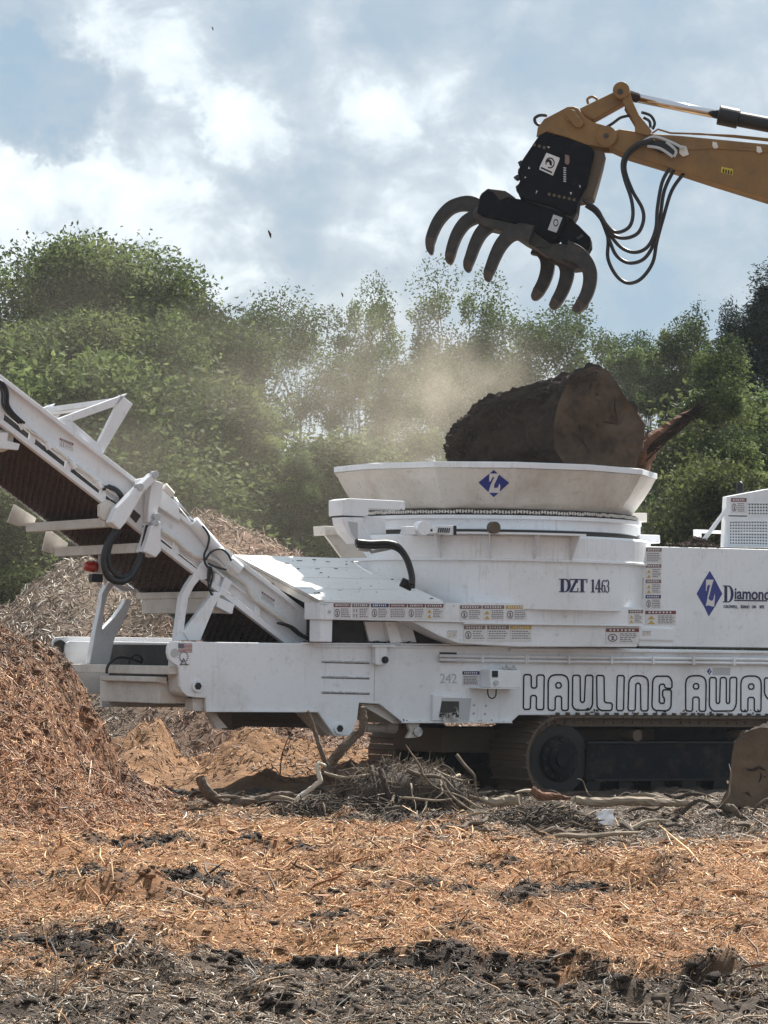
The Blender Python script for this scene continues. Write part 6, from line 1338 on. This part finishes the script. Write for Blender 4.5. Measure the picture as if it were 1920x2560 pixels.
for (vx, vy, s_, lb_) in ((690,1738,.45,'small dark clod of roots under the white branch'), (790,1730,.40,'small fibre clod left of the root clump'), (1170,1760,.5,'low clod of twigs in front of the track')):
    c0 = gpos('V', vx, vy + 20, .1); mb = MB()
    for k in range(420):
        a = rb.uniform(0, 2*pi); r_ = s_ * rb.random() ** .5; p = c0 + Vector((math.cos(a)*r_*1.2, math.sin(a)*r_*.8, s_*.5*(1 - (r_/s_)**2) * rb.random() - .05)); d = Vector((rb.uniform(-1,1), rb.uniform(-1,1), rb.uniform(-.6,.6))).normalized() * rb.uniform(.05, .16); mb.tube([p - d, p + d * .2 + Vector((0,0,.02)), p + d], [.004, rb.uniform(.005, .016), .003], 4, mi=0 if rb.random() < .3 else 1, caps=False)
    mb.build('root_clod', ['root_fibre', 'branch_dark'], None); tag(COL.objects[-1], lb_, 'root clod', 'clods of roots in front of the grinder')
# litter
mb = MB(); c0 = wy('H', 835, 706, 35.3); rb = random.Random(2); pts = []
for i in range(5):
    for j in range(5): pts.append(c0 + Vector(((i/4 - .5)*.18 + rb.uniform(-.012,.012), rb.uniform(-.03,.03), (j/4 - .5)*.19 + rb.uniform(-.012,.012))))
mb.v = [tuple(p) for p in pts] + [tuple(p + Vector((0, .03, 0))) for p in pts]
for i in range(4):
    for j in range(4): k = i*5+j; mb.f.append((k, k+5, k+6, k+1)); mb.m.append(0); mb.f.append((25+k, 26+k, 31+k, 30+k)); mb.m.append(0)
edge = [0,5,10,15,20,21,22,23,24,19,14,9,4,3,2,1]
for a, b in zip(edge, edge[1:] + edge[:1]): mb.f.append((a, 25+a, 25+b, b)); mb.m.append(0)
o = mb.build('litter_packet', 'litter_paper', None); tag(o, 'crushed white and blue packet lying among the branches', 'litter')
# loose sticks of the debris belt
rg = random.Random(31); G_ST = 'short sticks scattered in the debris belt before the tracks'
proto = []
for k in range(7):
    mb = MB(); L_ = rg.uniform(.25, .6); P = [Vector((-L_ + 2*L_*t/4, rg.uniform(-.05,.05), rg.uniform(-.03,.05))) for t in range(5)]; mb.tube(P, [rg.uniform(.008,.02), rg.uniform(.015,.035), rg.uniform(.015,.035), rg.uniform(.012,.028), .006], 7, smooth=3)
    o = mb.build('short_stick', ['branch_bark','branch_pale','branch_dark','branch_bark','branch_dark','branch_bark','branch_dark'][k], None, False); proto.append(o.data); bpy.data.objects.remove(o)
for k in range(150):
    vx = rg.uniform(420, 1700); vy = rg.uniform(1722, 1830) if vx > 950 else rg.uniform(1722, 1772)
    g = gpos('V', vx, vy, .0); z = float(ground_h(np.array([g.x]), np.array([g.y]))[0])
    o = bpy.data.objects.new('short_stick', proto[k % 7]); COL.objects.link(o); o.location = (g.x, g.y, z + rg.uniform(.0, .07)); o.rotation_euler = (rg.uniform(-.3,.3), rg.uniform(-.22,.22), rg.choice([0, pi]) + rg.gauss(0, .75)); s = rg.uniform(.55, 1.15); o.scale = (s, s, s)
    tag(o, 'short broken stick lying in the debris belt before the tracks', 'stick', G_ST)
# little dead weed on the clay bank
for wx, wy_, sc, lb_ in ((605,1668,1.0,'small dead weed standing alone on the orange clay bank'),):
    base = wy('V', wx, wy_ + 10, 43.6); mb = MB(); rr = random.Random(6); mb.tube([base, base + Vector((.03,0,.3)), base + Vector((.18,0,.68))], [.010,.008,.003], 5, smooth=3)
    for k in range(16): z = rr.uniform(.08, .62); s = base + Vector((.02 + z*.2, 0, z)); e = s + Vector((rr.uniform(-.14,.14), rr.uniform(-.1,.1), rr.uniform(.02,.14))); mb.tube([s, e], [.005,.002], 4); [mb.tube([e, e + Vector((rr.uniform(-.03,.03), rr.uniform(-.02,.02), rr.uniform(-.02,.03)))], [.010,.003], 4) for _ in range(3)]
    o = mb.build('dead_weed', 'weed_dark', None); tag(o, lb_, 'weed')
# chips thrown up into the air
for x, y, s, lb_ in ((582,506,.05,'dark chip tumbling in the sky above the treeline'), (459,62,.025,'tiny dark chip high in the cloudy sky'), (739,637,.03,'small chip flying just above the trees'), (1391,722,.03,'small chip over the dip in the treeline')):
    p = wy('V', x, y, 44); mb = MB(); mb.tube([p + Vector((-.3*s,0,s)), p + Vector((.2*s, .01, 0)), p + Vector((.35*s,0,-s))], [.1*s+.003, .35*s, .1*s], 6); o = mb.build('flying_chip', 'bark_dark', None); tag(o, lb_, 'wood chip', 'chips flying above the tub')
# ================================================================= dust and haze
def volume(name, dens, col, aniso, noise=None):
    m = bpy.data.materials.new(name); m.use_nodes = True; t = m.node_tree; t.nodes.clear(); v = t.nodes.new('ShaderNodeVolumePrincipled'); o = t.nodes.new('ShaderNodeOutputMaterial')
    v.inputs['Color'].default_value = (*col, 1); v.inputs['Density'].default_value = dens; v.inputs['Anisotropy'].default_value = aniso; t.links.new(v.outputs[0], o.inputs['Volume'])
    if noise:
        tc = t.nodes.new('ShaderNodeTexCoord'); ln = t.nodes.new('ShaderNodeVectorMath'); ln.operation = 'LENGTH'; t.links.new(tc.outputs['Object'], ln.inputs[0])
        n = t.nodes.new('ShaderNodeTexNoise'); n.inputs['Scale'].default_value = noise; n.inputs['Detail'].default_value = 6; n.inputs['Roughness'].default_value = .65; t.links.new(tc.outputs['Object'], n.inputs[0])
        f = mth(t, 'SUBTRACT', 1.0, ln.outputs['Value'], clamp=True); f = mth(t, 'POWER', f, 1.3)
        g = mth(t, 'SUBTRACT', n.outputs[0], .42, clamp=True); d = mth(t, 'MULTIPLY', mth(t, 'MULTIPLY', f, g), dens * 7); t.links.new(d, v.inputs['Density'])
    MATS[name] = m
volume('air', .00022, (.85,.92,1.0), 0)
mb = MB(); mb.box((-60, -8, -3), (60, 135, 26)); o = mb.build('haze', 'air', None); tag(o, 'thin summer haze', None, None, 'stuff')
def plume(name, V_, Y, rx, ry, rz, dens, label, rot=0):
    volume(name + '_air', dens, (1.0,.90,.74), .35, 2.6); mb = MB(); mb.lathe([(math.sin(pi*k/14)+1e-4, -math.cos(pi*k/14)) for k in range(15)], 24); o = mb.build(name, name + '_air', None); p = wy('V', V_[0], V_[1], Y); o.location = p; o.scale = (rx, ry, rz); o.rotation_euler = (0, rot, 0); tag(o, label, 'dust', None, 'stuff')
plume('dust_plume', (925, 895), 50.8, 2.3, 2.2, 2.1, .24, 'brown dust rising from the tub left of the stump', -.3)
plume('dust_cloud', (540, 940), 55, 8.0, 4.5, 4.8, .044, 'thin tan dust drifting left over the heap', 0)
